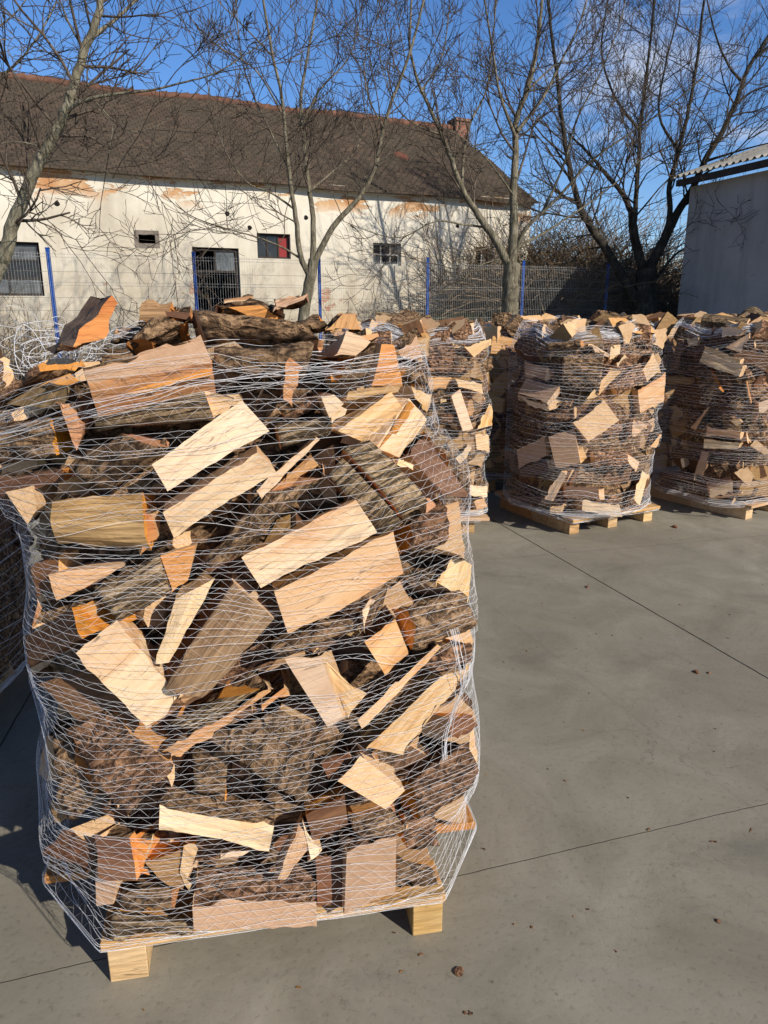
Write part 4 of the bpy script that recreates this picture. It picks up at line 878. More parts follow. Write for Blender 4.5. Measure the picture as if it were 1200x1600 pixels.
# stacks of the second row, of which the tops and dark flanks show
def back_stack(name, cx, cy, rot, seed, tops, th=(-1.5, 1.5), tang=None, net_label='', z0=0.17, nz=11, nth=9, kinds=(0, 2, 5, 6, 3)):
    st = Stack(name, cx, cy, .57, .53, rot, 1.5, 3.0)
    for d in tops: st.face(d[0], d[1], d[2], 0.0, 0.22, **d[3])
    core(st, th[0], th[1], nth, z0, 1.45, nz, 0.04, seed, list(kinds), 'netted %s log in ' + name + ', %s, %s side')
    pall_pts(st, .8, .8, .02)
    far_pallet('pallet under ' + name, st, .8, .8, .02)
    wrap_net(st, net_label, 0.12, 1.5, 5, 8, 0.0009, 0.00045, 110, 0.05, seed, NETG, thA=2.8, thB=6.7, extra=extra_far(1.5, 20, tang=tang)); BACK.append(st)
    return st
back_stack('the second-row stack seen between the near ones', 1.2, 6.95, 15, 41,
    [('pale block with a shaded left face on the second-row heap', [763, 502, 797, 504, 800, 519, 762, 520], 'PTBKKB', dict(Y=7.1, taper=1, ext=(-24, 4))),  # left face's shade is put into its dark wood colour
     ('cream slab end behind the middle stack, left', [797, 540, 820, 525, 840, 520, 815, 545], 'SBBEEB', dict(Y=7.0)),
     ('ribbed bark log with cream end in the second row', [818, 530, 836, 516, 850, 522, 822, 542], 'RBBEEB', dict(Y=6.95)),
     ('pale split lying flat on the second-row heap', [800, 520, 835, 515, 832, 524, 800, 530], 'SBBEEB', dict(Y=7.2))],
    net_label='white net on the second-row stack between the near ones', tang=[(840, 514, 7.0, .1, .03, 14)])
back_stack('the second-row stack behind the middle stack', 2.42, 7.15, 20, 43,
    [('cream splinter standing up in white net in the second row', [977, 520, 981, 500, 990, 505, 976, 525], 'PBBEEB', dict(Y=7.2)),
     ('brown bark log behind the net clump in the second row', [985, 520, 1030, 512, 1036, 528, 985, 532], 'BBBEEB', dict(Y=7.3, bulge=.03)),
     ('pale split end beside the right stack in the second row', [1034, 535, 1048, 512, 1060, 512, 1042, 540], 'PBBEEB', dict(Y=7.0)),
     ('small cream log end low in the net clump', [970, 525, 1000, 525, 998, 534, 972, 533], 'SBBEEB', dict(Y=7.1))],
    net_label='white net on the second-row stack behind the middle stack', tang=[(1015, 514, 7.2, .16, .045, 50)])
back_stack('the second-row stack behind the right stack', 3.7, 7.5, 20, 47,
    [('bark log on the far right second-row heap', [1060, 515, 1100, 505, 1105, 520, 1062, 526], 'BBBEEB', dict(Y=7.4, bulge=.03))],
    net_label='white net on the second-row stack behind the right stack')
back_stack('the shaded stack beyond the left picture edge', -2.04, 2.78, 5, 53, [], th=(-0.9, 2.2), kinds=(0, 1, 0, 7),
    net_label='shaded white net at the left picture edge')

for i_, st_ in enumerate([MS, BS, RS] + BACK): heap(st_, 16, 80 + i_)
def fill_mesh():
    V = []; Fc = []; mi = []; n = 0; names = []; base = []
    for t in TM:
        co = np.empty(len(t.vertices) * 3, np.float32); t.vertices.foreach_get('co', co); li = np.empty(len(t.loops), np.int32); t.loops.foreach_get('vertex_index', li)
        pm = np.empty(len(t.polygons), np.int32); t.polygons.foreach_get('material_index', pm)
        for m_ in t.materials:
            if m_.name not in names: names.append(m_.name)
        rm = np.array([names.index(m_.name) for m_ in t.materials]); base.append((co.reshape(-1, 3), li.reshape(-1, 4), rm[pm]))
    for k, Mt in FILL:
        co, li, pm = base[k]; A = np.array(Mt); V.append(co @ A[:3, :3].T + A[:3, 3]); Fc.append(li + n); mi.append(pm); n += len(co)
    return mesh_np('firewood_fill', np.concatenate(V), np.concatenate(Fc), [bpy.data.materials[x] for x in names], False, np.concatenate(mi))
tag(link('packed_firewood', fill_mesh()), 'mass of netted logs filling the farther stacks behind their outer logs', 'firewood', kind='stuff')

# ------------------------------------------------------------------ chips on the concrete
def chip(px, py, size, label, mat, seed):
    P = on_z(px, py); r = random.Random(seed); bm = bmesh.new(); bmesh.ops.create_icosphere(bm, subdivisions=2, radius=size)
    for v in bm.verts:
        k = 1 + 0.45 * noise.noise(v.co * (1.2 / size) + Vector((seed, 0, 0))); v.co = Vector((v.co.x * k * 1.25, v.co.y * k, max(-size * .3, v.co.z * k * .55)))
    me = bpy.data.meshes.new('wood_chip'); bm.to_mesh(me); bm.free(); me.materials.append(mat)
    o = link('wood_chip', me); o.location = (P.x, P.y, size * .3); o.rotation_euler = (0, 0, r.uniform(0, 6)); tag(o, label, 'wood chip', 'chips fallen on the concrete')
chip(717, 1520, .011, 'reddish bark chip on the concrete near the bottom edge', M['R'], 1)
chip(726, 1583, .004, 'tiny dark crumb at the bottom edge of the concrete', M['K'], 2)
chip(831, 1449, .004, 'tiny dark crumb right of the pallet foot', M['K'], 3)
chip(1088, 1051, .012, 'dark flat bark scrap by the right-hand joint', M['K'], 4)
chip(1108, 1052, .008, 'smaller scrap just right of the dark bark scrap', M['K'], 5)
chip(1122, 1440, .006, 'small dark crumb low at the right of the yard', M['K'], 6)
chip(1054, 824, .02, 'thin dark splinter in front of the right stack', M['K'], 7)
chip(918, 918, .012, 'small dark bark crumb in the middle of the yard', M['K'], 8)

def crumbs():
    r = random.Random(99); V = []; Fc = []
    for k in range(80):
        c = r.choice([(-.25, 1.55), (.1, 1.7), (1.5, 5.1), (2.7, 5.7), (1.0, 3.4), (.9, 2.2), (2.0, 4.2)]); x = c[0] + r.gauss(0, .45); y = c[1] + r.gauss(0, .5)
        L_ = r.choice([.003, .004, .006, .01]) * r.uniform(.6, 1.3); W_ = min(L_, .0035) * r.uniform(.5, 1); a = r.uniform(0, 6.28); h = r.uniform(.001, .004); n = len(V); ca, sa = math.cos(a), math.sin(a)
        for z in (0.0005, h):
            for u, v in ((-1, -1), (1, -.6), (.8, 1), (-.7, .8)): V.append((x + L_ * u * ca - W_ * v * sa, y + L_ * u * sa + W_ * v * ca, z))
        for f in ((4, 5, 6, 7), (0, 1, 5, 4), (1, 2, 6, 5), (2, 3, 7, 6), (3, 0, 4, 7)): Fc.append(tuple(n + i for i in f))
    tag(link('sawdust_crumbs', mesh_np('sawdust_crumbs', V, Fc, [M['R'], M['D']], False, [0 if (i // 5) % 3 else 1 for i in range(len(Fc))])), 'bark crumbs and splinters strewn over the concrete', 'wood crumbs', kind='stuff')
crumbs()

# ------------------------------------------------------------------ farm building
dirF = Vector((0.897, 0.442, 0)).normalized()           # along the facade, left to right
inF = Vector((-dirF.y, dirF.x, 0))                      # away from the viewer
C0 = Vector((4.12, 22.2, 0))                            # right front corner
def fac(px, py):
    P = on_plane(px, py, C0, inF); q = P - C0; return q.dot(dirF), P.z
bld = empty('farm_building', C0, math.atan2(dirF.y, dirF.x)); tag(bld, 'long old farm building with peeling cream plaster and brown tiled roof', 'building')
sL = -26.0; EDGE = on_plane(450, 289, C0 - inF * 0.25, inF).z; ZE = EDGE + 0.12
def plaster():
    t = NT('cream_plaster', 0.95); P = t.coord('Object'); sx = t.n('ShaderNodeSeparateXYZ'); t.l(P, sx.inputs[0]); z = sx.outputs[2]
    n1 = t.noise(P, 0.5, 6, 0.65, .3); n2 = t.noise(P, 2.6, 6, 0.7, .6); n3 = t.noise(t.coord('Object', (2.4, 2.4, .45)), 1.4, 5, .65)
    c = t.ramp(n1, [(0.3, (0.78, 0.74, 0.63)), (0.5, (0.73, 0.675, 0.555)), (0.72, (0.56, 0.495, 0.385))])
    c = t.mix(t.math('MULTIPLY', t.ramp(n3, [(0.46, 0.0), (0.72, 1.0)]), 0.5), c, (0.45, 0.40, 0.32))
    # grime that rises from the ground
    lo = t.n('ShaderNodeMapRange'); t.l(z, lo.inputs['Value']); lo.inputs['From Min'].default_value = 3.9; lo.inputs['From Max'].default_value = 1.0; lo.inputs['To Min'].default_value = 0; lo.inputs['To Max'].default_value = 1
    g = t.math('MULTIPLY', lo.outputs[0], t.ramp(n2, [(0.3, 0.35), (0.65, 1.0)]))
    c = t.mix(t.math('MULTIPLY', g, 0.85), c, (0.33, 0.26, 0.165))
    gm = t.math('MULTIPLY', lo.outputs[0], t.ramp(t.noise(P, 1.1, 5, .7), [(0.56, 0.0), (0.66, 1.0)]))
    c = t.mix(t.math('MULTIPLY', gm, 0.7), c, (0.17, 0.15, 0.12))
    # bare brick: a band of losses under the eaves and a few low down
    hi = t.n('ShaderNodeMapRange'); t.l(z, hi.inputs['Value']); hi.inputs['From Min'].default_value = ZE - 0.75; hi.inputs['From Max'].default_value = ZE - 0.45; hi.inputs['To Min'].default_value = 0; hi.inputs['To Max'].default_value = 1
    pn = t.noise(t.coord('Object', (0.55, 1, 1.7)), 1.25, 6, .62)
    pm = t.math('MULTIPLY', hi.outputs[0], t.ramp(pn, [(0.53, 0.0), (0.545, 1.0)]))
    pl = t.math('MULTIPLY', lo.outputs[0], t.ramp(t.noise(P, 0.9, 5, .65), [(0.645, 0.0), (0.66, 1.0)]))
    bk = t.n('ShaderNodeTexBrick'); cv = t.n('ShaderNodeCombineXYZ'); t.l(sx.outputs[0], cv.inputs[0]); t.l(z, cv.inputs[1]); t.l(cv.outputs[0], bk.inputs['Vector']); bk.inputs['Scale'].default_value = 1.0
    bk.inputs['Brick Width'].default_value = .26; bk.inputs['Row Height'].default_value = .085; bk.inputs['Mortar Size'].default_value = .012
    bk.inputs['Color1'].default_value = (.50, .19, .08, 1); bk.inputs['Color2'].default_value = (.36, .12, .06, 1); bk.inputs['Mortar'].default_value = (.42, .36, .28, 1)
    orange = t.mix(t.ramp(n2, [(0.4, 0.0), (0.6, 1.0)]), (0.48, 0.24, 0.105), (0.60, 0.40, 0.23))
    c = t.mix(pm, c, orange); c = t.mix(pl, c, bk.outputs['Color'])
    return t.done(c, t.bump(t.math('SUBTRACT', n2, t.math('ADD', pm, pl)), 0.5, 0.03))
MPL = plaster()
ops_px = {'W0': (-42, 377, 65, 462), 'W1': (210, 360, 249, 387), 'D': (303, 387, 375, 480), 'W2': (402, 365, 454, 404), 'W3': (583, 380, 627, 415), 'W4': (743, 386, 768, 428)}
OP = {k: (fac(a, (b + d) / 2)[0], fac((a + c) / 2, d)[1], fac(c, (b + d) / 2)[0], fac((a + c) / 2, b)[1]) for k, (a, b, c, d) in ops_px.items()}
OP['D'] = (OP['D'][0], 0.9, OP['D'][2], OP['D'][3])
DEP = 0.34; BD = 9.0
m = MB(); xs = sorted({sL, 0.0} | {v for o in OP.values() for v in (o[0], o[2])}); zs = sorted({-0.2, ZE} | {v for o in OP.values() for v in (o[1], o[3])})
for i in range(len(xs) - 1):
    for j in range(len(zs) - 1):
        mx_, mz = (xs[i] + xs[i + 1]) / 2, (zs[j] + zs[j + 1]) / 2
        if any(a < mx_ < c and b < mz < d for a, b, c, d in OP.values()): continue
        m.quad((xs[i], 0, zs[j]), (xs[i + 1], 0, zs[j]), (xs[i + 1], 0, zs[j + 1]), (xs[i], 0, zs[j + 1]))
for a, b, c, d in OP.values():
    m.quad((a, 0, b), (a, DEP, b), (a, DEP, d), (a, 0, d)); m.quad((c, 0, b), (c, DEP, b), (c, DEP, d), (c, 0, d))
    m.quad((a, 0, d), (c, 0, d), (c, DEP, d), (a, DEP, d)); m.quad((a, 0, b), (c, 0, b), (c, DEP, b), (a, DEP, b))
m.quad((sL, BD, -.2), (0, BD, -.2), (0, BD, ZE), (sL, BD, ZE))
ZR = (at_y(0, 0, 1), 0)[1]
# ridge height from the picture: the ridge runs half the building's depth behind the facade
ridge_P = on_plane(450, 172, C0 + inF * (BD / 2), inF); ZR = ridge_P.z
for x in (sL, 0):
    m.quad((x, 0, -.2), (x, BD, -.2), (x, BD, ZE), (x, 0, ZE)); n_ = len(m.V); m.V += [(x, 0, ZE), (x, BD, ZE), (x, BD / 2, ZR - .1)]; m.F.append((n_, n_ + 1, n_ + 2))
m.build('wall', MPL, bld)
# roof of overlapping tile courses
def tiles():
    t = NT('old_roof_tiles', 0.9); P = t.coord('Object'); sx = t.n('ShaderNodeSeparateXYZ'); t.l(P, sx.inputs[0])
    cv = t.n('ShaderNodeCombineXYZ'); t.l(sx.outputs[0], cv.inputs[0]); t.l(t.math('MULTIPLY', sx.outputs[1], 1.0), cv.inputs[1])
    bk = t.n('ShaderNodeTexBrick'); t.l(cv.outputs[0], bk.inputs['Vector']); bk.inputs['Scale'].default_value = 1
    bk.inputs['Brick Width'].default_value = .19; bk.inputs['Row Height'].default_value = ROW; bk.inputs['Mortar Size'].default_value = .012; bk.inputs['Bias'].default_value = 0.0
    bk.inputs['Color1'].default_value = (.062, .046, .034, 1); bk.inputs['Color2'].default_value = (.108, .076, .054, 1); bk.inputs['Mortar'].default_value = (.03, .022, .017, 1)
    n = t.noise(P, .7, 6, .65); n2 = t.noise(P, 6, 4, .7)
    c = t.mix(t.math('MULTIPLY', t.ramp(n, [(0.4, 0.0), (0.65, 1.0)]), .5), bk.outputs['Color'], (.075, .066, .046))
    c = t.mix(t.math('MULTIPLY', t.ramp(n2, [(0.62, 0.0), (0.72, 1.0)]), .45), c, (.24, .13, .075))
    c = t.mix(t.math('MULTIPLY', t.ramp(n2, [(0.3, 1.0), (0.4, 0.0)]), .4), c, (.04, .032, .025))
    # a patch of newer red tiles close to the right end
    ds = t.n('ShaderNodeVectorMath', operation='DISTANCE'); t.l(cv.outputs[0], ds.inputs[0]); ds.inputs[1].default_value = (-3.1, 2.1, 0)
    rp = t.math('ADD', ds.outputs['Value'], t.math('MULTIPLY', n, 1.2))
    c = t.mix(t.math('MULTIPLY', t.ramp(rp, [(0.9, 0.8), (1.25, 0.0)]), .8), c, (.22, .07, .045))
    return t.done(c, t.bump(t.math('ADD', bk.outputs['Fac'], n2), 0.6, 0.02))
NR = 42; y0, yr = -0.25, BD / 2; ROW = (yr - y0) / NR
zs0 = EDGE
def roof_pt(x, f, side, lift):
    y = y0 + (yr - y0) * f; z = zs0 + (ZR - zs0) * f
    sag = -0.05 * math.sin(math.pi * min(1, max(0, (x - sL) / -sL))) * f + 0.07 * noise.noise((x * .45, f * 3, 0))
    if side < 0: y = BD - y
    return (x, y, z + lift + sag)
nx_ = 120; V = []; Fc = []
for side, rows in ((1, NR), (-1, 6)):
    for rI in range(rows):
        f0, f1 = rI / rows, (rI + 1) / rows
        base = len(V)
        for i in range(nx_ + 1):
            x = sL - .3 + (0.06 - sL + .3) * i / nx_; j = 0.03 * noise.noise((x * 7.3, rI * 5.1, 2))
            V += [roof_pt(x, f0, side, 0.045 + j), roof_pt(x, f1, side, 0.012), roof_pt(x, f0, side, -0.01)]
        for i in range(nx_):
            a = base + i * 3; b = a + 3
            Fc += [(a, b, b + 1, a + 1), (a + 2, b + 2, b, a)]
link('roof', mesh_np('roof', V, Fc, tiles()), bld)
T = Tubes()
nrg = 90
for i in range(nrg):      # half-round ridge tiles
    xa = sL + (0.05 - sL) * i / nrg; xb = sL + (0.05 - sL) * (i + 1.06) / nrg
    T.add([roof_pt(xa, 1, 1, .03), roof_pt((xa + xb) / 2, 1, 1, .04), roof_pt(xb, 1, 1, .05)], [.10, .105, .115], 8)
T.build('ridge_tiles', plain('red_ridge_tile', (.15, .075, .05), .9, .5, 3), bld)
# chimney
cx_, cz_ = fac(717, 205)[0] * 0 + (on_plane(717, 205, C0 + inF * (BD / 2), inF) - C0).dot(dirF), ZR
def brick_mat():
    t = NT('chimney_brick', .9); bk = t.n('ShaderNodeTexBrick'); P = t.coord('Object'); sx = t.n('ShaderNodeSeparateXYZ'); t.l(P, sx.inputs[0]); cv = t.n('ShaderNodeCombineXYZ')
    t.l(t.math('ADD', sx.outputs[0], sx.outputs[1]), cv.inputs[0]); t.l(sx.outputs[2], cv.inputs[1]); t.l(cv.outputs[0], bk.inputs['Vector']); bk.inputs['Scale'].default_value = 1
    bk.inputs['Brick Width'].default_value = .25; bk.inputs['Row Height'].default_value = .08; bk.inputs['Mortar Size'].default_value = .01
    bk.inputs['Color1'].default_value = (.30, .12, .07, 1); bk.inputs['Color2'].default_value = (.20, .08, .05, 1); bk.inputs['Mortar'].default_value = (.2, .17, .14, 1)
    return t.done(bk.outputs['Color'])
m = MB(); m.box(cx_ - .24, cx_ + .24, BD / 2 - .24, BD / 2 + .24, ZR - .6, ZR + .22); m.box(cx_ - .29, cx_ + .29, BD / 2 - .29, BD / 2 + .29, ZR + .22, ZR + .3); m.build('chimney', brick_mat(), bld)
# windows
Mfr = plain('grey_weathered_frame', (.20, .17, .14), .9, .3, 9); Mdk = plain('dark_frame', (.045, .036, .03), .8, .3, 9); Mwh = plain('old_white_frame', (.42, .40, .36), .8, .25, 9)
def glass(name, c):
    t = NT(name, .12); t.b.inputs['Specular IOR Level'].default_value = .5; n = t.noise(t.coord('Object'), 3, 5, .7)
    return t.done(t.ramp(n, [(0.35, tuple(x * .4 for x in c)), (0.65, c)]))
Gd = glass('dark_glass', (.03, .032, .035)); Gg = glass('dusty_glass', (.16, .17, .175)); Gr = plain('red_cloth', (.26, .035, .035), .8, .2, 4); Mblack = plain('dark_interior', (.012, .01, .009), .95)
def window(key, frame_m, fw, nxp, nzp, pane_fn, y=0.10, label=None):
    a, b, c, d = OP[key]; m = MB()
    m.box(a, c, y, y + .07, d - fw, d); m.box(a, c, y, y + .07, b, b + fw); m.box(a, a + fw, y, y + .07, b + fw, d - fw); m.box(c - fw, c, y, y + .07, b + fw, d - fw)
    for i in range(1, nxp): xx = a + (c - a) * i / nxp; m.box(xx - .018, xx + .018, y + .01, y + .06, b + fw, d - fw)
    for j in range(1, nzp): zz = b + (d - b) * j / nzp; m.box(a + fw, c - fw, y + .013, y + .057, zz - .018, zz + .018)
    wf = m.build('window', frame_m, bld)
    if label: tag(wf, label)
    for i in range(nxp):
        for j in range(nzp):
            mt = pane_fn(i, j)
            if mt is None: continue
            mm = MB()
            x0, x1 = a + (c - a) * i / nxp, a + (c - a) * (i + 1) / nxp; z0, z1 = b + (d - b) * j / nzp, b + (d - b) * (j + 1) / nzp
            mm.quad((x0, y + .035, z0), (x1, y + .035, z0), (x1, y + .035, z1), (x0, y + .035, z1)); mm.build('pane', mt, wf)
    return wf
window('W0', Mdk, .05, 2, 3, lambda i, j: Gg if j == 2 else (Gd if j == 1 else Gg), label='large dark window with dusty panes at the left')
window('W1', Mfr, .09, 1, 1, lambda i, j: None, y=-.012, label='small open window with weathered wooden frame')
window('W2', Mdk, .045, 3, 1, lambda i, j: Gr if i == 2 else Gd, label='window with a red cloth behind its right pane')
window('W3', Mwh, .05, 3, 2, lambda i, j: Gd if (i + j) % 3 else Gg, label='small white-barred window with six panes')
window('W4', Mwh, .05, 2, 2, lambda i, j: Gg if i else Gd, label='narrow window behind tree twigs')
a, b, c, d = OP['D']; m = MB()
m.box(a, a + .07, .08, .16, b, d); m.box(c - .07, c, .08, .16, b, d); m.box(a + .07, c - .07, .08, .16, d - .07, d); m.box(a + .07, c - .07, .09, .15, d - .55, d - .5); m.box((a + c) / 2 - .02, (a + c) / 2 + .02, .09, .15, d - .5, d - .07)
df = m.build('door', Mdk, bld); m = MB(); m.quad(((a + c) / 2, .13, d - .5), (c - .07, .13, d - .5), (c - .07, .13, d - .07), ((a + c) / 2, .13, d - .07)); m.build('pane', Gg, df)
m = MB(); m.quad((sL + .5, 2.5, -.2), (-.4, 2.5, -.2), (-.4, 2.5, ZE), (sL + .5, 2.5, ZE)); m.build('inner_wall', Mblack, bld)  # black sheet stands in for the unlit inside behind the openings
for k, (px, py) in enumerate([(355, 334), (390, 356), (478, 340), (89, 318), (715, 353)]):
    s_, z_ = fac(px, py); m = MB(); rr_ = .055; n_ = 14
    V_ = [(s_ + rr_ * (1 + .15 * math.sin(3 * t + k)) * math.cos(t), -.004, z_ + rr_ * math.sin(t)) for t in [2 * math.pi * i / n_ for i in range(n_)]]
    m.V = V_; m.F = [tuple(range(n_))]; m.build('vent_hole', Mblack, bld)  # flat black disc on the wall paints the dark of a hole
# cornice under the tiles
m = MB(); m.box(sL, 0.03, -.10, -.003, ZE - .16, ZE - .02); m.build('cornice', MPL, bld)

# ------------------------------------------------------------------ shed at the right
dS = Vector((-.30, .954, 0)).normalized(); nS = Vector((-dS.y, dS.x, 0)) * 1.0      # nS points left, toward the open yard
P0 = at_y(1078, 300, 17.2); P0.z = 0
if nS.x > 0: nS = -nS
shed = empty('shed', P0, 0); tag(shed, 'grey rendered shed with corrugated sheet roof at the right edge', 'shed')
zt = at_y(1078, 292, 17.2).z
Msh = NT('grey_render', .95); P_ = Msh.coord('Object'); n1 = Msh.noise(P_, .8, 6, .65); n2 = Msh.noise(P_, 5, 4, .7)
cS = Msh.ramp(n1, [(0.3, (.38, .365, .35)), (0.6, (.47, .45, .43))]); cS = Msh.mix(Msh.math('MULTIPLY', Msh.ramp(n2, [(0.6, 0.), (0.75, 1.)]), .4), cS, (.2, .19, .185)); stv = Msh.noise(Msh.coord('Object', (2.5, 2.5, .25)), 1.3, 5, .65); cS = Msh.mix(Msh.math('MULTIPLY', Msh.ramp(stv, [(.5, 0.), (.7, 1.)]), .35), cS, (.22, .20, .185)); MS_ = Msh.done(cS, Msh.bump(n2, .3, .02))
Ls = 4.6; a = Vector((0, 0, 0)); b = -dS * Ls; right = -nS * 7
m = MB(); up = Vector((0, 0, zt))
for p, q in ((a, b), (b, b + right), (b + right, right), (right, a)): m.quad(p, q, q + up, p + up)
m.build('wall', MS_, shed)
# corrugated roof, ribs running up the slope away from the yard
V = []; Fc = []; nu, nv = 160, 2
e0 = dS * .12 + nS * .42
for i in range(nu + 1):
    u = i / nu; al = e0 - dS * (Ls + .7) * u
    wv_ = .035 * math.sin(u * (Ls + .7) / .177 * 2 * math.pi)
    for j in range(nv + 1):
        v = j / nv; q = al - nS * (4.6 * v) + Vector((0, 0, zt + .17 + 1.5 * v + wv_)); V.append(tuple(q))
for i in range(nu):
    for j in range(nv): k = i * (nv + 1) + j; Fc.append((k, k + nv + 1, k + nv + 2, k + 1))
link('roof', mesh_np('roof', V, Fc, plain('fibre_cement_sheet', (.36, .34, .30), .95, .3, 2.2, .01), True), shed)
m = MB()
for (o1, o2) in ((.34, .24),):
    p = dS * .05 + nS * o1; q = p - dS * (Ls + .4); w_ = nS * -.1; h_ = Vector((0, 0, .12)); z_ = Vector((0, 0, zt + .0))
    m.quad(p + z_, q + z_, q + z_ + h_, p + z_ + h_); m.quad(p + z_, q + z_, q + z_ + w_, p + z_ + w_); m.quad(p + z_ + w_, q + z_ + w_, q + z_ + w_ + h_, p + z_ + w_ + h_)
m.build('eaves_beam', plain('dark_eaves_wood', (.06, .05, .045), .9, .3, 6), shed)

# ------------------------------------------------------------------ fence
fA = Vector((-5.9, 13.0, 0)); fstep = Vector((2.28, 1.005, 0))
f0 = at_y(75, 397, 13.0); f4 = at_y(818, 417, 17.15); fA = Vector((f0.x, f0.y, 0)); fstep = (Vector((f4.x, f4.y, 0)) - fA) / 4
fence = empty('wire_fence', fA, 0); tag(fence, 'welded wire mesh fence on blue posts behind the yard', 'fence')
ZT = 2.5; ZB = .3
for k in range(-3, 7):
    p = fstep * k; m = MB(); ztop = (ZT + .03 if k < 2 else ZT + .06)
    m.box(p.x - .028, p.x + .028, p.y - .028, p.y + .028, -.1, ztop); m.box(p.x - .032, p.x + .032, p.y - .032, p.y + .032, ztop, ztop + .02)
    m.build('post', M['post'], fence, .004)
    T = Tubes(); npv = 50; off = Vector((-.18, .4, 0)).normalized() * -.04
    for i in range(npv + 1):
        q = p + fstep * (i / npv) * .985 + fstep * .008 + off
        T.add([(q.x, q.y, ZB - .2), (q.x, q.y, 1.3), (q.x, q.y, ZT - .02)], .0019, 3)
    for z in (ZB, ZB + .2, ZB + .4, ZB + .62, ZB + .82, ZB + 1.02, ZB + 1.24, ZB + 1.45, ZB + 1.65, ZB + 1.87, ZT - .1):
        for dz in (0, .05 if z in (ZB + .4, ZB + 1.02, ZB + 1.65, ZT - .1) else 0.0):
            if dz == 0 and False: continue
            a = p + fstep * .008 + off * 1.15; b = p + fstep * .993 + off * 1.15
            T.add([(a.x, a.y, z + dz), ((a.x + b.x) / 2, (a.y + b.y) / 2, z + dz), (b.x, b.y, z + dz)], .003, 3)
    T.build('mesh_panel', M['wire'], fence, False)

# ------------------------------------------------------------------ bare trees
def tree_bark(name, c0, c1, c2, sc):
    t = NT(name, .95); P = t.coord('Object'); n = t.noise(P, sc, 6, .7); n2 = t.noise(t.coord('Object', (1, 1, .25)), sc * 4, 4, .6)
    c = t.ramp(n, [(.32, c0), (.5, c1), (.68, c2)]); c = t.mix(t.math('MULTIPLY', t.ramp(n2, [(.4, 1.), (.6, 0.)]), .6), c, tuple(x * .45 for x in c0))
    return t.done(c, t.bump(n2, .9, .03))
Bl = tree_bark('pale_tree_bark', (.13, .115, .075), (.24, .215, .15), (.34, .31, .225), 6); Bd = tree_bark('dark_tree_bark', (.03, .026, .02), (.062, .052, .04), (.10, .088, .062), 5); Bm = tree_bark('grey_brown_tree_bark', (.11, .094, .062), (.22, .19, .13), (.34, .30, .215), 7)
Tw = tree_bark('twig_bark', (.075, .058, .045), (.13, .10, .075), (.20, .165, .125), 3); Twd = tree_bark('dark_twig_bark', (.055, .042, .03), (.09, .07, .05), (.14, .11, .08), 3)
def catmull(P, n):
    P = [Vector(p) for p in P]; P = [P[0] * 2 - P[1]] + P + [P[-1] * 2 - P[-2]]; out = []
    for i in range(1, len(P) - 2):
        for k in range(n):
            t = k / n; a, b, c, d = P[i - 1:i + 3]
            out.append(0.5 * ((2 * b) + (c - a) * t + (2 * a - 5 * b + 4 * c - d) * t * t + (3 * b - a - 3 * c + d) * t ** 3))
    out.append(P[-2]); return out
def grow(T, r, p, d, ln, rad, level, up=.12, dens=1.0):
    n = 5 if level < 3 else 4; pts = [p]; q = p.copy(); dd = d.copy()
    for i in range(n):
        dd = (dd + Vector((r.gauss(0, .13), r.gauss(0, .13), r.gauss(0, .1) + up * .3))).normalized(); q = q + dd * (ln / n); pts.append(q.copy())
    T.add([tuple(v) for v in pts], np.linspace(rad, max(.0032, rad * .45), n + 1), 4 if level < 2 else 3)
    if level >= 4 or ln < .16: return
    nc = {1: 5, 2: 4, 3: 2}.get(level, 1); nc = max(1, int(nc * dens + r.random()))
    for c in range(nc):
        f = r.uniform(.18, 1.0); k = min(n - 1, int(f * n)); a = pts[k].lerp(pts[k + 1], f * n - k) if f < 1 else pts[-1]
        base = (pts[k + 1] - pts[k]).normalized(); ax = base.orthogonal().normalized(); ax.rotate(Matrix.Rotation(r.uniform(0, 6.283), 3, base))
        nd = base.copy(); nd.rotate(Matrix.Rotation(r.uniform(.35, .95), 3, ax)); nd = (nd + Vector((0, 0, up))).normalized()
        grow(T, r, a, nd, ln * r.uniform(.42, .72), max(.004, rad * .55), level + 1, up, dens)
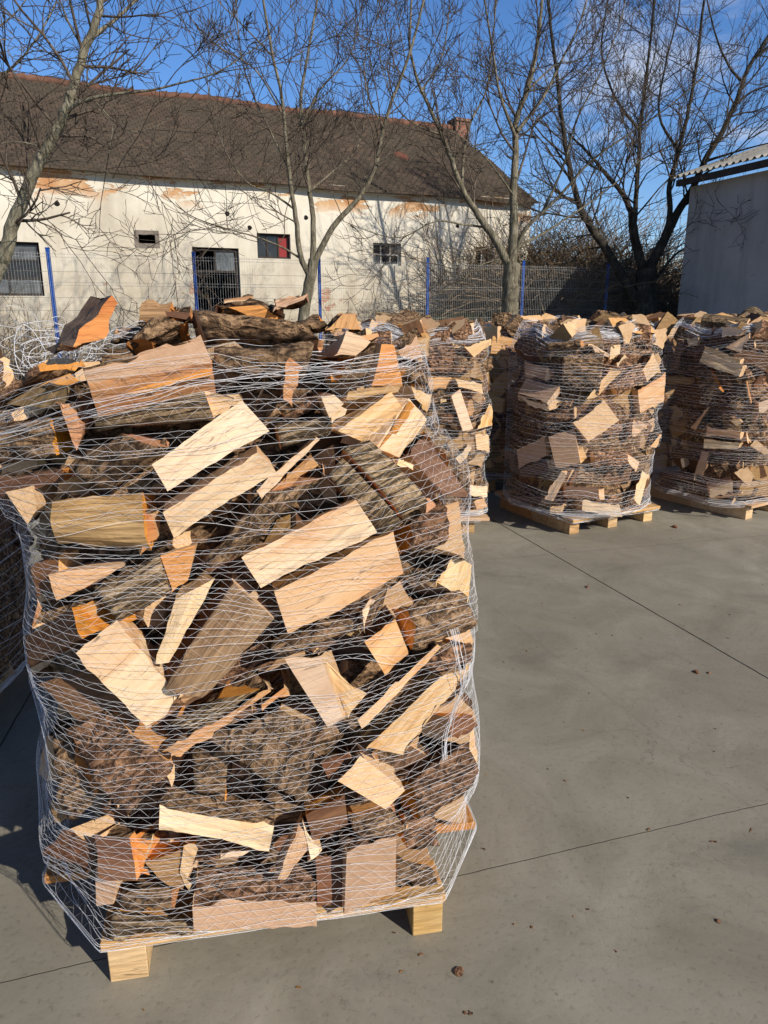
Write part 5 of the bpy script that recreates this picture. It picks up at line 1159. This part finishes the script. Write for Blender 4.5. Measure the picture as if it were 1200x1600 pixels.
def tree(name, label, Y, trunk, tr, limbs, bark, twig, seed, per_m=3.4, dens=1.0, up=.14, spread=.9, l1=1.35, sc=1.0, thin=0.84):
    Y *= sc; tr = (tr[0] * sc * thin, tr[1] * sc * thin, tr[2]); limbs = [(a, b * sc * thin * .9, c * sc * thin * .85, d * sc) for a, b, c, d in limbs]; l1 *= sc; per_m /= sc
    r = random.Random(seed); root = empty(name, on_z_at(trunk[0], Y)); tag(root, label, 'tree', 'bare trees along the fence')
    org = root.location
    Tt = Tubes(); Tc = Tubes()
    def line(px, off):
        k = len(px) - 1; return [at_y(x, y, Y + off * (i / k) ** 1.2) - org for i, (x, y) in enumerate(px)]
    def limb(px, r0, r1, off, first=False):
        P = catmull(line(px, off), 5); n = len(P); jit = .05 * r0
        P = [p + Vector((r.gauss(0, jit), r.gauss(0, jit), r.gauss(0, jit))) if i else p for i, p in enumerate(P)]
        rad = np.linspace(0, 1, n) ** .62; rad = r0 + (r1 - r0) * rad
        Tt.add([tuple(p) for p in P], rad, 10 if r0 > .08 else (7 if r0 > .03 else 5))
        return P, rad
    P, rad = limb(trunk, tr[0], tr[1], 0)
    b_ = P[0] + org; Tt.add([tuple(Vector((b_.x - (P[1].x - P[0].x) * .6, b_.y, soil_h(b_.x, b_.y) - .1)) - org), tuple(P[0] + (P[1] - P[0]) * .05)], [tr[0] * 1.25, tr[0]], 10)
    todo = [(limb(px, r0, r1, off)) for px, r0, r1, off in limbs]
    if tr[2]: todo.append((P, rad))
    for P, rad in todo:
        Ln = sum((P[i + 1] - P[i]).length for i in range(len(P) - 1)); cnt = int(Ln * per_m); k0 = .22
        for c in range(cnt):
            f = k0 + (1 - k0) * (c + r.random()) / cnt; i = min(len(P) - 2, int(f * (len(P) - 1))); a = P[i].lerp(P[i + 1], f * (len(P) - 1) - i)
            base = (P[i + 1] - P[i]).normalized(); ax = base.orthogonal().normalized(); ax.rotate(Matrix.Rotation(r.uniform(0, 6.283), 3, base))
            nd = base.copy(); nd.rotate(Matrix.Rotation(r.uniform(.4, .4 + spread), 3, ax)); nd = (nd + Vector((0, 0, up))).normalized()
            grow(Tc, r, a, nd, l1 * r.uniform(.45, 1.15), max(.006, min(.022, rad[i] * .38)), 1 if r.random() < .75 else 2, up, dens)
    Tt.build('trunk', bark, root); Tc.build('crown', twig, root); return root
def on_z_at(p, Y):
    q = at_y(p[0], p[1], Y); return (q.x, q.y, q.z)
tree('bare_tree', 'pale-barked bare tree leaning right at the left edge', 11.0, [(-84, 610), (-40, 500), (0, 415), (22, 345), (45, 290), (75, 225), (100, 180), (118, 125), (135, 70), (152, 25), (162, -40), (172, -130)], (.155, .045, True), [
    ([(96, 180), (130, 158), (175, 148), (230, 142), (290, 128), (345, 110), (420, 60)], .045, .008, -.8), ([(140, 60), (165, 42), (200, 12), (240, -30), (270, -90)], .05, .015, .7), ([(130, 75), (112, 45), (95, 5), (75, -60)], .03, .008, -.6),
    ([(108, 150), (150, 168), (175, 195), (170, 240)], .012, .004, -.5), ([(150, 160), (190, 200), (228, 204), (262, 185), (268, 165)], .014, .005, .3), ([(40, 298), (70, 340), (110, 370), (135, 382)], .014, .004, .4),
    ([(72, 232), (30, 222), (-30, 228)], .02, .006, -.4), ([(-60, 140), (10, 112), (50, 70), (80, 20), (100, -30)], .03, .01, .5), ([(-60, 200), (5, 120), (40, 85), (70, 78)], .025, .008, -.6), ([(-60, 60), (0, 40), (40, 0), (60, -50)], .025, .008, .6), ([(-70, 330), (-20, 290), (30, 270), (60, 255)], .02, .006, .8),
    ([(62, 255), (110, 250), (160, 262), (190, 300)], .014, .004, -.8)], Bl, Tw, 5, sc=.87, per_m=2.8, dens=.85, up=.06)
tree('bare_tree', 'slender many-stemmed bare tree in front of the farm building', 14.0, [(466, 585), (474, 500), (483, 445), (490, 405)], (.135, .11, False), [
    ([(486, 435), (470, 400), (462, 340), (452, 270), (447, 220), (440, 150), (425, 80), (408, -20), (395, -90)], .085, .02, -.6), ([(489, 412), (489, 340), (481, 280), (475, 220), (470, 160), (480, 90), (495, 0), (502, -80)], .08, .02, .5),
    ([(490, 412), (520, 356), (560, 310), (585, 265), (598, 205), (615, 150), (640, 85), (662, 0), (678, -80)], .085, .022, .2), ([(482, 300), (520, 268), (555, 236), (570, 190)], .03, .008, 1.0),
    ([(472, 405), (440, 386), (400, 370), (350, 356), (300, 338), (275, 318)], .034, .008, -.8), ([(458, 325), (425, 302), (385, 284), (352, 235), (330, 170), (322, 100)], .03, .008, -.9), ([(452, 265), (420, 200), (385, 120), (372, 45), (368, -50)], .032, .01, .6),
    ([(442, 180), (400, 110), (345, 75), (298, 28), (270, -40)], .026, .008, -.5), ([(470, 200), (500, 140), (542, 95), (560, 40), (572, -50)], .03, .01, .4), ([(590, 255), (640, 225), (690, 215)], .02, .006, -.6), ([(600, 200), (575, 150), (570, 90), (590, 20), (600, -50)], .025, .008, .7),
    ([(428, 90), (380, 40), (340, 0), (310, -50)], .022, .008, -.8), ([(430, 388), (445, 360), (420, 310), (418, 260)], .014, .005, -.3)], Bm, Tw, 9, sc=.8, per_m=2.9, dens=.78, up=.16)
tree('bare_tree', 'straight-trunked bare tree with forking limbs right of the building centre', 15.5, [(799, 590), (797, 500), (797, 450), (800, 412)], (.215, .19, False), [
    ([(798, 420), (772, 372), (746, 335), (722, 295), (705, 250), (690, 210), (672, 170), (650, 118), (640, 55), (648, -60)], .125, .022, -.8), ([(800, 420), (803, 350), (803, 290), (806, 232), (806, 190), (824, 140), (836, 90), (846, 15), (850, -80)], .15, .03, .3),
    ([(804, 400), (820, 360), (850, 330), (880, 300), (910, 265), (945, 235), (990, 205), (1040, 170), (1100, 120)], .065, .014, -.9), ([(806, 385), (840, 370), (880, 345), (930, 310), (975, 275), (1012, 238)], .05, .01, .9), ([(757, 355), (720, 350), (680, 346), (630, 370), (590, 366), (535, 345)], .036, .008, -.9),
    ([(722, 290), (725, 240), (736, 190), (760, 140), (770, 60), (780, -50)], .05, .014, .8), ([(802, 305), (770, 260), (740, 228), (705, 205)], .03, .008, -.8), ([(806, 215), (782, 150), (770, 80), (758, 5), (752, -60)], .05, .014, -.7), ([(808, 205), (850, 150), (880, 90), (910, 25), (930, -60)], .055, .015, .5),
    ([(692, 212), (650, 195), (620, 168), (600, 118), (590, 60)], .03, .008, .4), ([(790, 402), (750, 415), (722, 440), (700, 470)], .02, .005, -.7), ([(778, 385), (735, 395), (700, 425)], .02, .005, -.3), ([(846, 335), (880, 260), (900, 190), (940, 110), (970, 30), (985, -50)], .04, .012, -.6), ([(660, 140), (690, 90), (700, 30), (705, -50)], .03, .01, .8), ([(826, 140), (870, 100), (900, 95), (950, 60)], .03, .008, .9)], Bm, Tw, 13, sc=.79, per_m=3.0, dens=.8, up=.14)
tree('bare_tree', 'dark-trunked spreading bare tree beside the grey shed', 17.6, [(1007, 610), (1008, 500), (1008, 445), (1010, 415)], (.34, .27, False), [
    ([(1002, 480), (968, 425), (940, 380), (920, 350), (905, 320), (890, 260), (880, 200), (870, 120), (858, 20), (850, -60)], .18, .03, -.8), ([(1006, 425), (990, 372), (985, 330), (970, 300), (945, 270), (920, 240), (888, 208)], .16, .03, .7), ([(1008, 425), (992, 360), (994, 310), (998, 250), (1000, 200), (1010, 120), (1020, 30), (1026, -60)], .11, .025, -.4),
    ([(1012, 425), (1040, 370), (1060, 330), (1080, 298), (1102, 250), (1126, 210), (1150, 160), (1168, 110), (1205, 50), (1240, 0)], .17, .04, .3), ([(1012, 430), (1044, 350), (1046, 290), (1060, 240), (1076, 170), (1090, 90), (1100, 0), (1112, -70)], .11, .025, -.9), ([(1162, 130), (1140, 105), (1120, 60), (1102, -10), (1090, -60)], .05, .014, .6),
    ([(1102, 252), (1140, 240), (1190, 226), (1240, 215)], .05, .01, -1.2), ([(1022, 440), (1055, 398), (1082, 388), (1110, 400)], .06, .012, -.4), ([(1080, 300), (1120, 330), (1150, 375)], .02, .005, -1.6), ([(1150, 162), (1182, 140), (1235, 128)], .05, .012, .5), ([(905, 315), (870, 300), (850, 260), (830, 200)], .05, .01, .4),
    ([(1000, 205), (960, 150), (940, 80), (950, 0), (960, -60)], .05, .014, .6), ([(1062, 240), (1030, 180), (1040, 100), (1060, 20), (1065, -60)], .05, .014, .3), ([(960, 290), (930, 300), (895, 340), (870, 380)], .03, .006, -.5), ([(940, 385), (905, 395), (880, 430)], .03, .006, .3), ([(1180, 90), (1210, 60), (1230, 0)], .04, .012, -.3)], Bd, Twd, 17, per_m=3.3, dens=.88, up=.12, l1=1.5)

# ------------------------------------------------------------------ undergrowth behind the fence
def scrub(name, label, boxes, n, mat, seed, hmin, hmax, rad):
    r = random.Random(seed); T = Tubes()
    for (A, B, dep, h0, h1) in boxes:
        for k in range(n):
            u = r.random(); p = A.lerp(B, u) + inF * r.uniform(0, dep); z = soil_h(p.x, p.y); ln = r.uniform(hmin, hmax) * (h0 + (h1 - h0) * u) * (1 + .35 * noise.noise((p.x * .9, p.y * .5, 3)))
            d = Vector((r.gauss(0, .35), r.gauss(0, .35), 1)).normalized(); q = Vector((p.x, p.y, z)); pts = [tuple(q)]; m_ = 6; bend = Vector((r.gauss(0, .2), r.gauss(0, .2), -.06 - .14 * r.random()))
            for i in range(m_):
                d = (d + bend + Vector((r.gauss(0, .13), r.gauss(0, .13), r.gauss(0, .1)))).normalized(); q = q + d * (ln / m_); pts.append(tuple(q))
                if i > 1 and r.random() < .6:
                    e = (d + Vector((r.gauss(0, .6), r.gauss(0, .6), r.gauss(0.1, .5)))).normalized(); s_ = q + e * ln * r.uniform(.1, .3); T.add([tuple(q), tuple((q + s_) / 2 + Vector((0, 0, r.gauss(0, .03)))), tuple(s_)], rad * .6, 3)
            T.add(pts, np.linspace(rad * 1.3, rad * .5, m_ + 1), 3)
    o = T.build(name, mat); tag(o, label, 'undergrowth', kind='stuff'); return o
Msc = tree_bark('dry_bramble', (.18, .125, .075), (.30, .215, .13), (.42, .31, .195), 2)
q1 = at_y(815, 480, 19.0); q2 = at_y(1110, 480, 20.5)
scrub('thicket', 'tangled brown thicket between the building and the shed', [(Vector((q1.x, q1.y, 0)), Vector((q2.x, q2.y, 0)), 7.0, 1.0, 1.0)], 5200, Msc, 61, 1.3, 3.6, .012)
lf0 = fA + inF * 1.0 - fstep * 2.0; lf1 = fA + inF * 1.0 + fstep * .35
scrub('brambles', 'dry brambles against the building behind the left fence', [(lf0, lf1, 2.0, 1.25, .75)], 620, Msc, 62, .9, 2.2, .007)
scrub('weeds', 'low dry weeds along the foot of the building', [(fA + fstep * .4 + inF * 2.2, fA + fstep * 4.4 + inF * 3.4, 1.2, .6, 1.0)], 700, Msc, 63, .6, 1.6, .006)
scrub('vines', 'dead vines hanging in the dark doorway', [(C0 + dirF * OP['D'][0] - inF * .5, C0 + dirF * OP['D'][2] - inF * .5, .3, 1, 1)], 60, Msc, 64, 1.2, 2.3, .008)
Mgr = plain('mossy_grass', (.085, .095, .03), .95, .5, 6)
g0 = at_y(650, 490, 18.5); g1 = at_y(800, 490, 19.5)
def grass(name, label, A, B, dep, n, mat, seed, h):
    r = random.Random(seed); T = Tubes()
    for k in range(n):
        p = A.lerp(B, r.random()) + inF * r.uniform(0, dep); z = soil_h(p.x, p.y); hh = h * r.uniform(.5, 1.1); dx, dy = r.gauss(0, .12), r.gauss(0, .12)
        T.add([(p.x, p.y, z), (p.x + dx * .4, p.y + dy * .4, z + hh * .6), (p.x + dx, p.y + dy, z + hh)], [.008, .006, .002], 3)
    tag(T.build(name, mat), label, 'grass', kind='stuff')
grass('grass', 'mossy green grass growing at the foot of the building', Vector((g0.x, g0.y, 0)), Vector((g1.x, g1.y, 0)), 1.0, 3000, Mgr, 71, .5)
